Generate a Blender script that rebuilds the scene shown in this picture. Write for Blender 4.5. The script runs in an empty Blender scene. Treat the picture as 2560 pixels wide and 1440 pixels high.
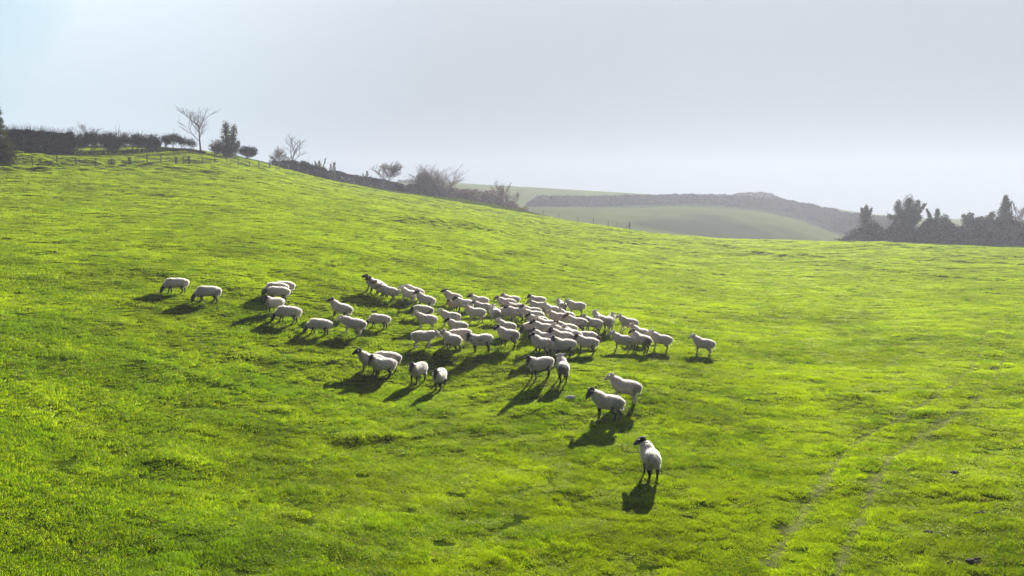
import bpy, math, random
import numpy as np
from mathutils import Vector, Matrix, Quaternion
SC = bpy.context.scene
COL = SC.collection
R = math.radians
rng = np.random.default_rng(7)
random.seed(7)

# ---------------------------------------------------------------- camera
HAZE = 0.00056
SKY_SUNSIDE = 0.50
F = 1900.0                      # focal length in photo pixels (2560 wide)
PITCH = R(3.61)
CAMZ = 6.2
cam = bpy.data.cameras.new('camera'); cam.sensor_width = 36.0
cam.lens = 36.0*F/2560.0; cam.clip_start = 0.2; cam.clip_end = 6000
camo = bpy.data.objects.new('camera', cam); COL.objects.link(camo)
camo.location = (0, 0, CAMZ); camo.rotation_euler = (R(90)-PITCH, 0, 0)
SC.camera = camo
SC.render.resolution_x = 1024; SC.render.resolution_y = 576

# ---------------------------------------------------------------- sun and sky
SUN_AZ, SUN_EL = R(17.5), R(22.5)
sdir = Vector((math.sin(SUN_AZ)*math.cos(SUN_EL), math.cos(SUN_AZ)*math.cos(SUN_EL), math.sin(SUN_EL)))
sun = bpy.data.lights.new('sun', 'SUN'); sun.energy = 5.0; sun.angle = R(0.55); sun.color = (1.0, 0.93, 0.82)
suno = bpy.data.objects.new('sun', sun); COL.objects.link(suno)
suno.rotation_euler = sdir.to_track_quat('Z', 'Y').to_euler()
suno.location = (60, 120, 90)

W = bpy.data.worlds.new('World'); SC.world = W; W.use_nodes = True
nt = W.node_tree; nt.nodes.clear()
def N(nt, t, **k):
    n = nt.nodes.new(t)
    for a, b in k.items(): setattr(n, a, b)
    return n
out = N(nt, 'ShaderNodeOutputWorld'); bg = N(nt, 'ShaderNodeBackground')
sky = N(nt, 'ShaderNodeTexSky'); sky.sky_type = 'NISHITA'; sky.sun_disc = False
sky.sun_elevation = SUN_EL; sky.sun_rotation = SUN_AZ; sky.air_density = 1.0; sky.dust_density = 2.0
tc = N(nt, 'ShaderNodeTexCoord'); sep = N(nt, 'ShaderNodeSeparateXYZ')
nt.links.new(tc.outputs['Generated'], sep.inputs[0])
ramp = N(nt, 'ShaderNodeValToRGB')
cr = ramp.color_ramp
cr.elements[0].position = 0.0; cr.elements[0].color = (0.47, 0.63, 0.72, 1)
cr.elements[1].position = 1.0; cr.elements[1].color = (0.13, 0.19, 0.30, 1)
e = cr.elements.new(0.16); e.color = (0.62, 0.755, 0.845, 1)
e = cr.elements.new(0.31); e.color = (0.92, 1.04, 1.15, 1)
e = cr.elements.new(0.55); e.color = (0.26, 0.33, 0.44, 1)
nt.links.new(sep.outputs['Z'], ramp.inputs[0])
# thin whitish high cloud: an even veil, with a clear blue gap to the upper left
dotn = N(nt, 'ShaderNodeVectorMath', operation='DOT_PRODUCT')
gap = Vector((-0.61, 0.78, 0.225)).normalized(); dotn.inputs[1].default_value = gap
nt.links.new(tc.outputs['Generated'], dotn.inputs[0])
noi = N(nt, 'ShaderNodeTexNoise'); noi.inputs['Scale'].default_value = 14; noi.inputs['Detail'].default_value = 5
nt.links.new(tc.outputs['Generated'], noi.inputs['Vector'])
ma = N(nt, 'ShaderNodeMath', operation='MULTIPLY_ADD'); ma.inputs[1].default_value = 0.016
nt.links.new(noi.outputs[0], ma.inputs[0]); nt.links.new(dotn.outputs['Value'], ma.inputs[2])
mr = N(nt, 'ShaderNodeMapRange'); mr.interpolation_type = 'SMOOTHSTEP'
mr.inputs['From Min'].default_value = 0.998; mr.inputs['From Max'].default_value = 1.013
nt.links.new(ma.outputs[0], mr.inputs['Value'])
mxg = N(nt, 'ShaderNodeMix', data_type='RGBA'); mxg.inputs['B'].default_value = (0.40, 0.74, 0.79, 1)
nt.links.new(mr.outputs[0], mxg.inputs['Factor']); nt.links.new(ramp.outputs[0], mxg.inputs['A'])
sc1 = N(nt, 'ShaderNodeVectorMath', operation='SCALE'); sc1.inputs['Scale'].default_value = 0.0015
nt.links.new(sky.outputs[0], sc1.inputs[0])
sc2 = N(nt, 'ShaderNodeVectorMath', operation='SCALE'); sc2.inputs['Scale'].default_value = 0.93
nt.links.new(mxg.outputs['Result'], sc2.inputs[0])
add = N(nt, 'ShaderNodeVectorMath', operation='ADD')
nt.links.new(sc1.outputs[0], add.inputs[0]); nt.links.new(sc2.outputs[0], add.inputs[1])
# the sky darkens on the side away from the sun
dn = N(nt, 'ShaderNodeVectorMath', operation='DOT_PRODUCT'); dn.inputs[1].default_value = (math.sin(SUN_AZ), math.cos(SUN_AZ), 0)
nt.links.new(tc.outputs['Generated'], dn.inputs[0])
mb = N(nt, 'ShaderNodeMapRange'); mb.interpolation_type = 'SMOOTHSTEP'; mb.inputs['From Min'].default_value = -.35; mb.inputs['From Max'].default_value = .5
mb.inputs['To Min'].default_value = .26; mb.inputs['To Max'].default_value = 1.0; nt.links.new(dn.outputs['Value'], mb.inputs['Value'])
mc = N(nt, 'ShaderNodeMapRange'); mc.interpolation_type = 'SMOOTHSTEP'; mc.inputs['From Min'].default_value = .62; mc.inputs['From Max'].default_value = 1.0
mc.inputs['To Min'].default_value = 1.0; mc.inputs['To Max'].default_value = SKY_SUNSIDE; nt.links.new(dn.outputs['Value'], mc.inputs['Value'])
mm = N(nt, 'ShaderNodeMath', operation='MULTIPLY'); nt.links.new(mb.outputs[0], mm.inputs[0]); nt.links.new(mc.outputs[0], mm.inputs[1])
fin = N(nt, 'ShaderNodeVectorMath', operation='SCALE'); nt.links.new(add.outputs[0], fin.inputs[0]); nt.links.new(mm.outputs[0], fin.inputs['Scale'])
nt.links.new(fin.outputs[0], bg.inputs[0]); bg.inputs[1].default_value = 0.41
nt.links.new(bg.outputs[0], out.inputs[0])
SC.view_settings.view_transform = 'Standard'; SC.view_settings.look = 'None'
SC.view_settings.exposure = 1.3; SC.view_settings.gamma = 1.0
SC.cycles.max_bounces = 6; SC.cycles.transparent_max_bounces = 8
SC.cycles.volume_bounces = 0

# ---------------------------------------------------------------- helpers
def tag(o, label=None, cat=None, group=None, kind=None):
    if label: o['label'] = label
    if cat: o['category'] = cat
    if group: o['group'] = group
    if kind: o['kind'] = kind
    return o
def empty(name, loc=(0, 0, 0)):
    o = bpy.data.objects.new(name, None); o.empty_display_size = 0.2
    COL.objects.link(o); o.location = loc; return o
def mesh_obj(name, verts, faces, mat, parent=None, smooth=False, attrs=None):
    me = bpy.data.meshes.new(name)
    verts = np.asarray(verts, dtype=np.float32).reshape(-1, 3)
    if isinstance(faces, np.ndarray):
        n, k = faces.shape
        me.vertices.add(len(verts)); me.vertices.foreach_set('co', verts.ravel())
        me.loops.add(n*k); me.loops.foreach_set('vertex_index', faces.ravel().astype(np.int32))
        me.polygons.add(n); me.polygons.foreach_set('loop_start', (np.arange(n)*k).astype(np.int32))
        me.update(calc_edges=True)
    else:
        me.from_pydata([tuple(v) for v in verts], [], faces); me.update()
    if attrs:
        for an, (ty, arr) in attrs.items():
            a = me.attributes.new(an, ty, 'POINT')
            a.data.foreach_set({'FLOAT': 'value', 'FLOAT_VECTOR': 'vector', 'INT': 'value', 'FLOAT_COLOR': 'color'}[ty], np.asarray(arr).ravel())
    if smooth: me.polygons.foreach_set('use_smooth', np.ones(len(me.polygons), dtype=bool))
    if mat: me.materials.append(mat)
    o = bpy.data.objects.new(name, me); COL.objects.link(o)
    if parent: o.parent = parent
    return o

# numpy gradient noise
_perm = rng.random((256, 256)).astype(np.float64)*2*np.pi
def gnoise(x, y, seed=0):
    x = x+seed*17.31; y = y+seed*9.77
    xi = np.floor(x).astype(int); yi = np.floor(y).astype(int); xf = x-xi; yf = y-yi
    u = xf*xf*xf*(xf*(xf*6-15)+10); v = yf*yf*yf*(yf*(yf*6-15)+10)
    def g(a, b):
        t = _perm[(xi+a) & 255, (yi+b) & 255]
        return np.cos(t)*(xf-a)+np.sin(t)*(yf-b)
    a = g(0, 0)*(1-u)+g(1, 0)*u; b = g(0, 1)*(1-u)+g(1, 1)*u
    return (a*(1-v)+b*v)*1.5

# ---------------------------------------------------------------- terrain
def ray(px, py):
    u = (px-1280)/F; v = (720-py)/F; c, s = math.cos(PITCH), math.sin(PITCH)
    return u, c+v*s, -s+v*c
def th_t(px, py):
    """photo direction -> azimuth, tangent of elevation over horizontal distance"""
    x, y, z = ray(px, py); return math.atan2(x, y), z/math.hypot(x, y)
# surveyed points of the land: direction and distance along the view
CP = []
def cp(px, *prs):
    for D, py in prs:
        x, y, z = ray(px, py); k = D/y
        CP.append((math.atan2(x, y), math.log(math.hypot(x, y)*k), z/math.hypot(x, y)))
# slope with the flock
for px, D, py in [(1625, 18.6, 1197), (1525, 23.2, 1057), (1357, 27.6, 953), (1757, 33.8, 889), (1438, 41, 793), (1125, 43, 770),
                  (440, 34, 737), (800, 32, 840), (1100, 27.8, 970), (948, 35, 822), (930, 40, 735), (1272, 32.6, 868)]:
    cp(px, (D, py))
cp(-1200, (10, 900), (30, 560), (60, 430), (100, 330), (180, 250), (400, 300), (1200, 450))
cp(-500, (11, 1060), (30, 640), (60, 470), (100, 372), (150, 330), (250, 350), (450, 430), (1400, 540))
cp(0, (6, 2050), (11, 1440), (15, 1130), (20, 920), (30, 730), (50, 575), (70, 482), (85, 424), (88, 418), (92, 404), (97, 391), (103, 387), (150, 372), (200, 385), (300, 420), (500, 470), (1400, 560))
cp(300, (95, 430), (100, 421), (103, 414), (108, 396), (112, 388), (118, 386), (150, 366), (170, 365), (230, 400), (400, 470), (1400, 560))
cp(500, (50, 600), (80, 485), (105, 422), (110, 413), (114, 406), (120, 388), (127, 383), (150, 376), (165, 378), (230, 430), (400, 500), (1400, 570))
cp(640, (6, 2200), (12.7, 1440), (125, 424), (130, 417), (140, 405), (150, 401), (165, 407), (230, 470), (400, 520), (1400, 570))
cp(800, (52, 620), (80, 525), (120, 467), (153, 444), (160, 445), (172, 447), (230, 520), (300, 530), (420, 490), (600, 500), (1400, 580))
cp(1000, (80, 560), (120, 510), (165, 480), (175, 482), (200, 500), (230, 540), (300, 530), (440, 457), (520, 462), (700, 520), (1400, 580))
cp(1200, (60, 660), (100, 555), (140, 522), (168, 506), (178, 510), (200, 545), (240, 570), (320, 530), (450, 464), (520, 468), (700, 530), (1400, 585))
cp(1330, (6, 2300), (14, 1440), (100, 590), (140, 545), (160, 531), (172, 540), (200, 580), (240, 570), (320, 522), (380, 508), (450, 471), (520, 475), (700, 530), (1400, 590))
cp(1500, (60, 705), (100, 612), (130, 570), (145, 564), (158, 575), (200, 610), (240, 585), (300, 545), (360, 515), (385, 507), (450, 480), (520, 486), (700, 540), (1400, 590))
cp(1720, (60, 728), (100, 636), (125, 599), (138, 591), (150, 600), (200, 620), (250, 600), (320, 540), (370, 508), (400, 500), (450, 490), (520, 500), (700, 550), (1400, 595))
cp(1940, (6, 2300), (13.7, 1440), (24, 1045), (40, 848), (60, 738), (100, 641), (130, 604), (142, 600), (155, 612), (200, 640), (260, 610), (330, 550), (380, 524), (445, 499), (520, 512), (700, 560), (1400, 600))
cp(2140, (142, 604), (155, 616), (200, 640), (260, 620), (340, 590), (400, 552), (450, 531), (520, 540), (700, 575), (1400, 600))
cp(2560, (6, 2300), (13, 1440), (24, 1012), (40, 832), (60, 730), (90, 662), (120, 624), (132, 617), (145, 625), (185, 645), (260, 625), (340, 590), (450, 550), (520, 556), (700, 590), (1400, 605))
cp(3300, (13, 1400), (24, 1000), (40, 820), (60, 720), (90, 660), (130, 622), (185, 640), (340, 590), (450, 560), (1400, 610))
cp(4500, (13, 1300), (40, 800), (90, 650), (180, 630), (450, 580), (1400, 610))
CP = np.array(CP)
SX = 1.35   # azimuth scale against log-distance
def _k(d2): return np.where(d2 > 1e-12, 0.5*d2*np.log(d2+1e-12), 0.0)
_X = np.c_[CP[:, 0]*SX, CP[:, 1]]; _n = len(_X)
_K = _k(((_X[:, None]-_X[None])**2).sum(-1))+np.eye(_n)*0.0008
_P = np.c_[np.ones(_n), _X]
_A = np.block([[_K, _P], [_P.T, np.zeros((3, 3))]])
_w = np.linalg.solve(_A, np.r_[CP[:, 2], 0, 0, 0])
def tps(th, lr):
    th = np.clip(th, -1.15, 1.15)*SX; sh = th.shape; th = th.ravel(); lr = lr.ravel(); o = np.empty(th.size)
    for i in range(0, th.size, 60000):
        a, b = th[i:i+60000], lr[i:i+60000]
        o[i:i+60000] = _k((a[:, None]-_X[:, 0])**2+(b[:, None]-_X[:, 1])**2)@_w[:_n]+_w[_n]+_w[_n+1]*a+_w[_n+2]*b
    return o.reshape(sh)
# tabulate, then interpolate
T_TH = np.linspace(-1.3, 1.3, 521); L0, L1 = math.log(4.0), math.log(650.0); T_LR = np.linspace(L0, L1, 620)
TAB = tps(*np.meshgrid(T_TH, T_LR, indexing='ij'))
def tanel(th, lr):
    a = np.clip((th+1.3)/2.6*520, 0, 519.999); b = np.clip((lr-L0)/(L1-L0)*619, 0, 618.999)
    i = a.astype(int); j = b.astype(int); u = a-i; v = b-j
    return (TAB[i, j]*(1-u)+TAB[i+1, j]*u)*(1-v)+(TAB[i, j+1]*(1-u)+TAB[i+1, j+1]*u)*v
def macro(x, y):
    r = np.hypot(x, y); return tanel(np.arctan2(x, y), np.log(np.maximum(r, 4.0)))*r
def hit(px, py, rmax=1400):
    """where the sight line of a photo pixel meets the land"""
    th, t = th_t(px, py); lr = np.linspace(math.log(6), math.log(rmax), 3000)
    T = tanel(np.full_like(lr, th), lr); k = np.argmax(T >= t)
    if not (T >= t).any(): k = len(lr)-1
    r = math.exp(lr[k]); return r*math.sin(th), r*math.cos(th)
def at(px, D):
    """ground point straight below a photo column at a distance D along the view"""
    u = (px-1280)/F; return D*u, D
# banks, hollows and low scarps: (px,py)-(px,py), width m, height m
SCARPS = [((845, 1112), (960, 1104), .9, -.30), ((960, 1104), (1120, 1082), .8, -.22), ((655, 1150), (760, 1165), .8, -.22), ((340, 1182), (520, 1168), 1.0, -.32),
          ((180, 1205), (330, 1212), 1.0, -.26), ((640, 1030), (735, 1034), .7, -.25), ((560, 893), (640, 900), 1.0, -.25), ((650, 905), (780, 912), .9, -.28),
          ((820, 912), (880, 908), .7, -.2), ((330, 925), (430, 935), 1.2, -.2), ((430, 962), (550, 957), .8, -.2), ((1040, 890), (1150, 905), 1.1, -.38),
          ((1150, 905), (1260, 900), .9, -.2), ((990, 553), (1110, 562), 3.4, -.6), ((1100, 566), (1230, 574), 3.0, -.55), ((1270, 556), (1345, 556), 2.6, -.5),
          ((1240, 640), (1330, 636), 2.2, -.35), ((1530, 605), (1600, 610), 2.5, -.45), ((1740, 605), (1830, 622), 2.2, -.45), ((1860, 628), (1970, 645), 2.2, -.6),
          ((1985, 635), (2025, 644), 2.0, -.6), ((1580, 650), (1680, 668), 1.9, -.3), ((1380, 620), (1500, 626), 2.0, -.3), ((80, 606), (200, 610), 1.6, -.3),
          ((0, 600), (60, 603), 1.6, -.3), ((2180, 612), (2280, 621), 2.4, -.4), ((2090, 655), (2300, 690), 2.0, -.3), ((2300, 690), (2560, 705), 2.0, -.3),
          ((2300, 650), (2560, 660), 2.4, -.35), ((0, 885), (220, 900), 1.0, -.15), ((100, 1010), (180, 1014), .6, -.18), ((560, 1065), (680, 1075), .7, -.14),
          ((1380, 1230), (1480, 1245), .7, -.14), ((330, 1360), (430, 1375), .7, -.2), ((90, 1400), (200, 1405), .8, -.2), ((1700, 1395), (1760, 1370), .4, -.1),
          ((100, 640), (170, 634), 1.2, -.25), ((860, 590), (900, 590), 1.5, -.3), ((1000, 1215), (1060, 1218), .5, -.1), ((690, 1300), (760, 1306), .5, -.12)]
SEG = []
for a, b, w, h in SCARPS:
    SEG.append((*hit(*a), *hit(*b), w*(.8 if a[1] > 780 else 1), h*(.42 if a[1] > 780 else .65)))
TRK = [[(2480, 795), (2468, 850), (2430, 920), (2350, 990), (2250, 1042), (2160, 1085), (2110, 1125), (2070, 1190), (2020, 1260), (1975, 1330), (1925, 1410)],
       [(2517, 800), (2515, 870), (2490, 940), (2440, 1000), (2370, 1050), (2290, 1095), (2230, 1140), (2200, 1190), (2165, 1270), (2130, 1340), (2090, 1440)]]
TRK = [np.array([hit(*p) for p in t]) for t in TRK]
def segdist(x, y, ax, ay, bx, by):
    dx, dy = bx-ax, by-ay; t = np.clip(((x-ax)*dx+(y-ay)*dy)/(dx*dx+dy*dy+1e-9), 0, 1)
    return np.hypot(x-ax-t*dx, y-ay-t*dy), t
def track(x, y):
    s = np.zeros_like(x)
    for t in TRK:
        for k in range(len(t)-1):
            m = (x > min(t[k][0], t[k+1][0])-1) & (x < max(t[k][0], t[k+1][0])+1) & (y > min(t[k][1], t[k+1][1])-1) & (y < max(t[k][1], t[k+1][1])+1)
            if m.any():
                d, _ = segdist(x[m], y[m], *t[k], *t[k+1]); s[m] = np.maximum(s[m], np.clip(1.3-d/0.21, 0, 1))
    return s
def micro(x, y):
    r = np.hypot(x, y)
    wob = gnoise(x/7, y/7, 3)*1.5
    h = gnoise(x/11, y/8, 1)*0.14+gnoise(x/4.0, (y+wob)/2.2, 2)*0.060
    h += gnoise(x/1.9, (y+wob)/1.0, 4)*0.030*(0.55+np.clip(gnoise(x/9, y/9, 5)+.35, 0, 1))
    h += gnoise(x/.75, y/.5, 6)*0.015+gnoise(x/.3, y/.24, 7)*0.016*np.clip(1.6-r/40, 0, 1)
    c = np.clip(gnoise(x/2.6, y/1.7, 8)-.28, 0, 1); h += c*0.10
    far = np.clip((r-60)/60, 0, 1); h += far*(gnoise(x/16, (y+wob*4)/5, 9)*.15+gnoise(x/5, (y+wob)/2.4, 13)*.06)
    s = (x/np.maximum(y, 1) < 0.05) & (r > 84)          # rough bank beyond the fence
    bank = np.clip((r-np.where(x/np.maximum(y,1) < -.6, 100, 104))/5, 0, 1)*np.clip((122-r)/5, 0, 1)*s
    h += bank*(np.abs(gnoise(x/2.4, y/1.8, 10))*.9*np.clip(1.1-(x+62)/25, .25, 1))
    fl = r > 70                                            # ditch added just behind the fence so its far wall draws a shaded line
    if fl.any():
        pxx = 1280+F*x[fl]/np.maximum(y[fl], 1); dd = y[fl]-np.interp(pxx, [0, 300, 500, 640, 720, 800], [86, 101, 110, 127, 141, 154])-2.6
        h[fl] -= .75*np.exp(-(dd/1.3)**2)*np.clip((900-pxx)/150, 0, 1)*(.7+.5*gnoise(x[fl]/6, y[fl]/6, 14))
    for ax, ay, bx, by, w, hh in SEG:
        m = (x > min(ax, bx)-3*w) & (x < max(ax, bx)+3*w) & (y > min(ay, by)-3*w) & (y < max(ay, by)+3*w)
        if m.any():
            xx, yy = x[m], y[m]+gnoise(x[m]/1.3, y[m]/1.3, 11)*w*.5
            # a step: ground drops on the near side of the line
            dx, dy = bx-ax, by-ay; L = math.hypot(dx, dy)+1e-9; nx, ny = -dy/L, dx/L
            if ny < 0: nx, ny = -nx, -ny
            sd = (xx-ax)*nx+(yy-ay)*ny; t = ((xx-ax)*dx+(yy-ay)*dy)/L/L
            e_ = np.clip(1-np.abs(t-.5)*2, -.6, 1); e_ = np.clip((e_+.35)/.7, 0, 1)*np.clip(.75+gnoise(x[m]/.9, y[m]/.9, 12)*.5, 0, 1.5)
            q = sd/w; h[m] += -hh*e_*np.exp(-q*q)*(.5+np.tanh(q*3)*.75)
    h -= track(x, y)*.022
    return h
def H(x, y):
    x = np.atleast_1d(np.asarray(x, float)); y = np.atleast_1d(np.asarray(y, float))
    return macro(x, y)+micro(x, y)*np.clip(np.hypot(x, y)/8, 0, 1)+CAMZ
def gz(x, y): return float(H(x, y)[0])
def normal(x, y, d=.5):
    return Vector((-(macro(np.array([x+d]), np.array([y]))[0]-macro(np.array([x-d]), np.array([y]))[0])/(2*d),
                   -(macro(np.array([x]), np.array([y+d]))[0]-macro(np.array([x]), np.array([y-d]))[0])/(2*d), 1)).normalized()

# materials
def newmat(name):
    m = bpy.data.materials.new(name); m.use_nodes = True; m.node_tree.nodes.clear(); return m, m.node_tree
def lk(nt, a, b): nt.links.new(a, b)
def grass_color(nt, vec, dark, light, dry, s=1.0):
    """patchy sward colour from world position"""
    n1 = N(nt, 'ShaderNodeTexNoise'); n1.inputs['Scale'].default_value = .16*s; n1.inputs['Detail'].default_value = 6; n1.inputs['Roughness'].default_value = .62
    n2 = N(nt, 'ShaderNodeTexNoise'); n2.inputs['Scale'].default_value = 1.7*s; n2.inputs['Detail'].default_value = 4; n2.inputs['Roughness'].default_value = .7
    lk(nt, vec, n1.inputs['Vector']); lk(nt, vec, n2.inputs['Vector'])
    r1 = N(nt, 'ShaderNodeMapRange'); r1.inputs['From Min'].default_value = .36; r1.inputs['From Max'].default_value = .64; lk(nt, n1.outputs[0], r1.inputs['Value'])
    r2 = N(nt, 'ShaderNodeMapRange'); r2.inputs['From Min'].default_value = .56; r2.inputs['From Max'].default_value = .78; lk(nt, n2.outputs[0], r2.inputs['Value'])
    m1 = N(nt, 'ShaderNodeMix', data_type='RGBA'); m1.inputs['A'].default_value = (*dark, 1); m1.inputs['B'].default_value = (*light, 1)
    lk(nt, r1.outputs[0], m1.inputs['Factor'])
    m2 = N(nt, 'ShaderNodeMix', data_type='RGBA'); m2.inputs['B'].default_value = (*dry, 1); lk(nt, m1.outputs['Result'], m2.inputs['A'])
    h = N(nt, 'ShaderNodeMath', operation='MULTIPLY'); h.inputs[1].default_value = .55; lk(nt, r2.outputs[0], h.inputs[0]); lk(nt, h.outputs[0], m2.inputs['Factor'])
    return m2.outputs['Result']
def ground_mat(name, dark, light, dry, soil, bump=.05, s=1.0, sheen=.04):
    m, nt = newmat(name); o = N(nt, 'ShaderNodeOutputMaterial'); b = N(nt, 'ShaderNodeBsdfPrincipled')
    g = N(nt, 'ShaderNodeNewGeometry'); c = grass_color(nt, g.outputs['Position'], dark, light, dry, s)
    a = N(nt, 'ShaderNodeAttribute'); a.attribute_name = 'soil'
    mx = N(nt, 'ShaderNodeMix', data_type='RGBA'); mx.inputs['B'].default_value = (*soil, 1)
    lk(nt, c, mx.inputs['A']); lk(nt, a.outputs['Fac'], mx.inputs['Factor']); lk(nt, mx.outputs['Result'], b.inputs['Base Color'])
    b.inputs['Roughness'].default_value = .9; b.inputs['Specular IOR Level'].default_value = .0
    b.inputs['Sheen Weight'].default_value = sheen; b.inputs['Sheen Tint'].default_value = (.75, .9, .2, 1)
    n = N(nt, 'ShaderNodeTexNoise'); n.inputs['Scale'].default_value = 2.2; n.inputs['Detail'].default_value = 9; n.inputs['Roughness'].default_value = .7
    lk(nt, g.outputs['Position'], n.inputs['Vector'])
    bp = N(nt, 'ShaderNodeBump'); bp.inputs['Strength'].default_value = 1; bp.inputs['Distance'].default_value = bump*4
    lk(nt, n.outputs[0], bp.inputs['Height']); lk(nt, bp.outputs[0], b.inputs['Normal']); lk(nt, b.outputs[0], o.inputs[0])
    return m
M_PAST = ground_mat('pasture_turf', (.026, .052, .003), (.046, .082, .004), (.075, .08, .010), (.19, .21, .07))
M_HILL = ground_mat('hill_turf', (.105, .150, .022), (.140, .190, .033), (.15, .16, .05), (.022, .014, .016), bump=.3, s=.35, sheen=.06)  # soil colour here is the dark patch on the far hill

def sheet(name, th, r, mat, soilfn):
    TH, RR = np.meshgrid(th, r, indexing='ij'); x = (RR*np.sin(TH)).ravel(); y = (RR*np.cos(TH)).ravel()
    z = np.concatenate([H(x[i:i+200000], y[i:i+200000]) for i in range(0, len(x), 200000)])
    a, b = len(th), len(r); idx = np.arange(a*b).reshape(a, b)
    f = np.stack([idx[:-1, :-1], idx[1:, :-1], idx[1:, 1:], idx[:-1, 1:]], -1).reshape(-1, 4)[:, ::-1]
    o = mesh_obj(name, np.c_[x, y, z], np.ascontiguousarray(f), mat, smooth=True, attrs={'soil': ('FLOAT', soilfn(x, y).astype(np.float32))})
    return tag(o, kind='structure')
thd = np.r_[np.linspace(-1.5, -.72, 60)[:-1], np.linspace(-.72, .72, 1300), np.linspace(.72, 1.5, 60)[1:]]
RB = 205.0
def soil_p(x, y):
    s = track(x, y)*.85
    return np.clip(s*(1.0+.5*gnoise(x/.2, y/.2, 21)), 0, 1)
sheet('pasture', thd, np.exp(np.linspace(math.log(4.2), math.log(RB), 800)), M_PAST, soil_p)
def patch_h(x, y):     # dark purple-brown patch low on the far hill, mixed over the turf
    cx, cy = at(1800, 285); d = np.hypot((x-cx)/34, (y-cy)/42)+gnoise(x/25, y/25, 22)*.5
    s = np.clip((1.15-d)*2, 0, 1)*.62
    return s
thh = np.r_[np.linspace(-1.5, -.72, 40)[:-1], np.linspace(-.72, .72, 500), np.linspace(.72, 1.5, 40)[1:]]
sheet('hills', thh, np.r_[np.exp(np.linspace(math.log(RB), math.log(650), 340))], M_HILL, patch_h)

# ---------------------------------------------------------------- sheep
def tube(path, rad, seg=12):
    """closed swept body: path points, (side, up) radii; returns verts, faces"""
    P = [Vector(p) for p in path]; V = []; Fc = []; n = len(P)
    rad = [r if isinstance(r, tuple) else (r, r) for r in rad]
    up0 = Vector((0, 0, 1))
    rings = []
    for i in range(n):
        t = (P[min(i+1, n-1)]-P[max(i-1, 0)]).normalized()
        s = t.cross(up0)
        if s.length < .25: s = t.cross(Vector((-1, 0, 0)) if t.z > 0 else Vector((1, 0, 0)))
        s.normalize(); u = s.cross(t).normalized(); rings.append((P[i], s, u, rad[i], t))
    # rounded ends
    full = []
    p, s, u, r, t = rings[0]
    for k in (.98, .8, .45): full.append((p-t*k*min(r), s, u, (r[0]*math.sqrt(1-k*k), r[1]*math.sqrt(1-k*k))))
    for p, s, u, r, t in rings: full.append((p, s, u, r))
    p, s, u, r, t = rings[-1]
    for k in (.45, .8, .98): full.append((p+t*k*min(r), s, u, (r[0]*math.sqrt(1-k*k), r[1]*math.sqrt(1-k*k))))
    for p, s, u, r in full:
        for k in range(seg):
            a = 2*math.pi*k/seg; V.append(p+s*math.cos(a)*r[0]+u*math.sin(a)*r[1])
    m = len(full)
    for i in range(m-1):
        for k in range(seg):
            a, b = i*seg+k, i*seg+(k+1) % seg; Fc.append((a, b, b+seg, a+seg))
    Fc.append(tuple(range(seg))[::-1]); Fc.append(tuple(range((m-1)*seg, m*seg)))
    return V, Fc
def smooth_path(pts, rad, n=5):
    """Catmull-Rom through joints"""
    P = [Vector(p) for p in pts]; Q = [Vector(r if isinstance(r, tuple) else (r, r)) for r in rad]
    a = []; b = []
    for i in range(len(P)-1):
        for k in range(n):
            t = k/n
            def cr_(L):
                p0, p1, p2, p3 = L[max(i-1, 0)], L[i], L[i+1], L[min(i+2, len(L)-1)]
                return .5*((2*p1)+(p2-p0)*t+(2*p0-5*p1+4*p2-p3)*t*t+(3*p1-p0-3*p2+p3)*t**3)
            a.append(cr_(P)); v = cr_(Q); b.append((v.x, v.y))
    a.append(P[-1]); b.append(tuple(Q[-1])); return a, b
def fuse(parts, voxel, smooth):
    V = []; Fc = []
    for v, f in parts:
        o = len(V); V += [tuple(q) for q in v]; Fc += [tuple(i+o for i in q) for q in f]
    me = bpy.data.meshes.new('fuse'); me.from_pydata(V, [], Fc); me.update()
    ob = bpy.data.objects.new('fuse', me); COL.objects.link(ob)
    md = ob.modifiers.new('r', 'REMESH'); md.mode = 'VOXEL'; md.voxel_size = voxel
    sm = ob.modifiers.new('s', 'SMOOTH'); sm.iterations = smooth; sm.factor = .5
    dg = bpy.context.evaluated_depsgraph_get()
    res = bpy.data.meshes.new_from_object(ob.evaluated_get(dg))
    bpy.data.objects.remove(ob); bpy.data.meshes.remove(me)
    res.polygons.foreach_set('use_smooth', np.ones(len(res.polygons), dtype=bool))
    return res
def rotz(v, a): return Vector((v[0]*math.cos(a)-v[1]*math.sin(a), v[0]*math.sin(a)+v[1]*math.cos(a), v[2]))
NECK = {'look': ((.35, 0, .60), (.225, .245), -46), 'up': ((.36, 0, .60), (.205, .235), -26), 'mid': ((.37, 0, .58), (.29, .12), -32), 'low': ((.36, 0, .54), (.30, -.06), -48), 'graze': ((.35, 0, .50), (.29, -.24), -68)}
_meshes = {}
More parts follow.
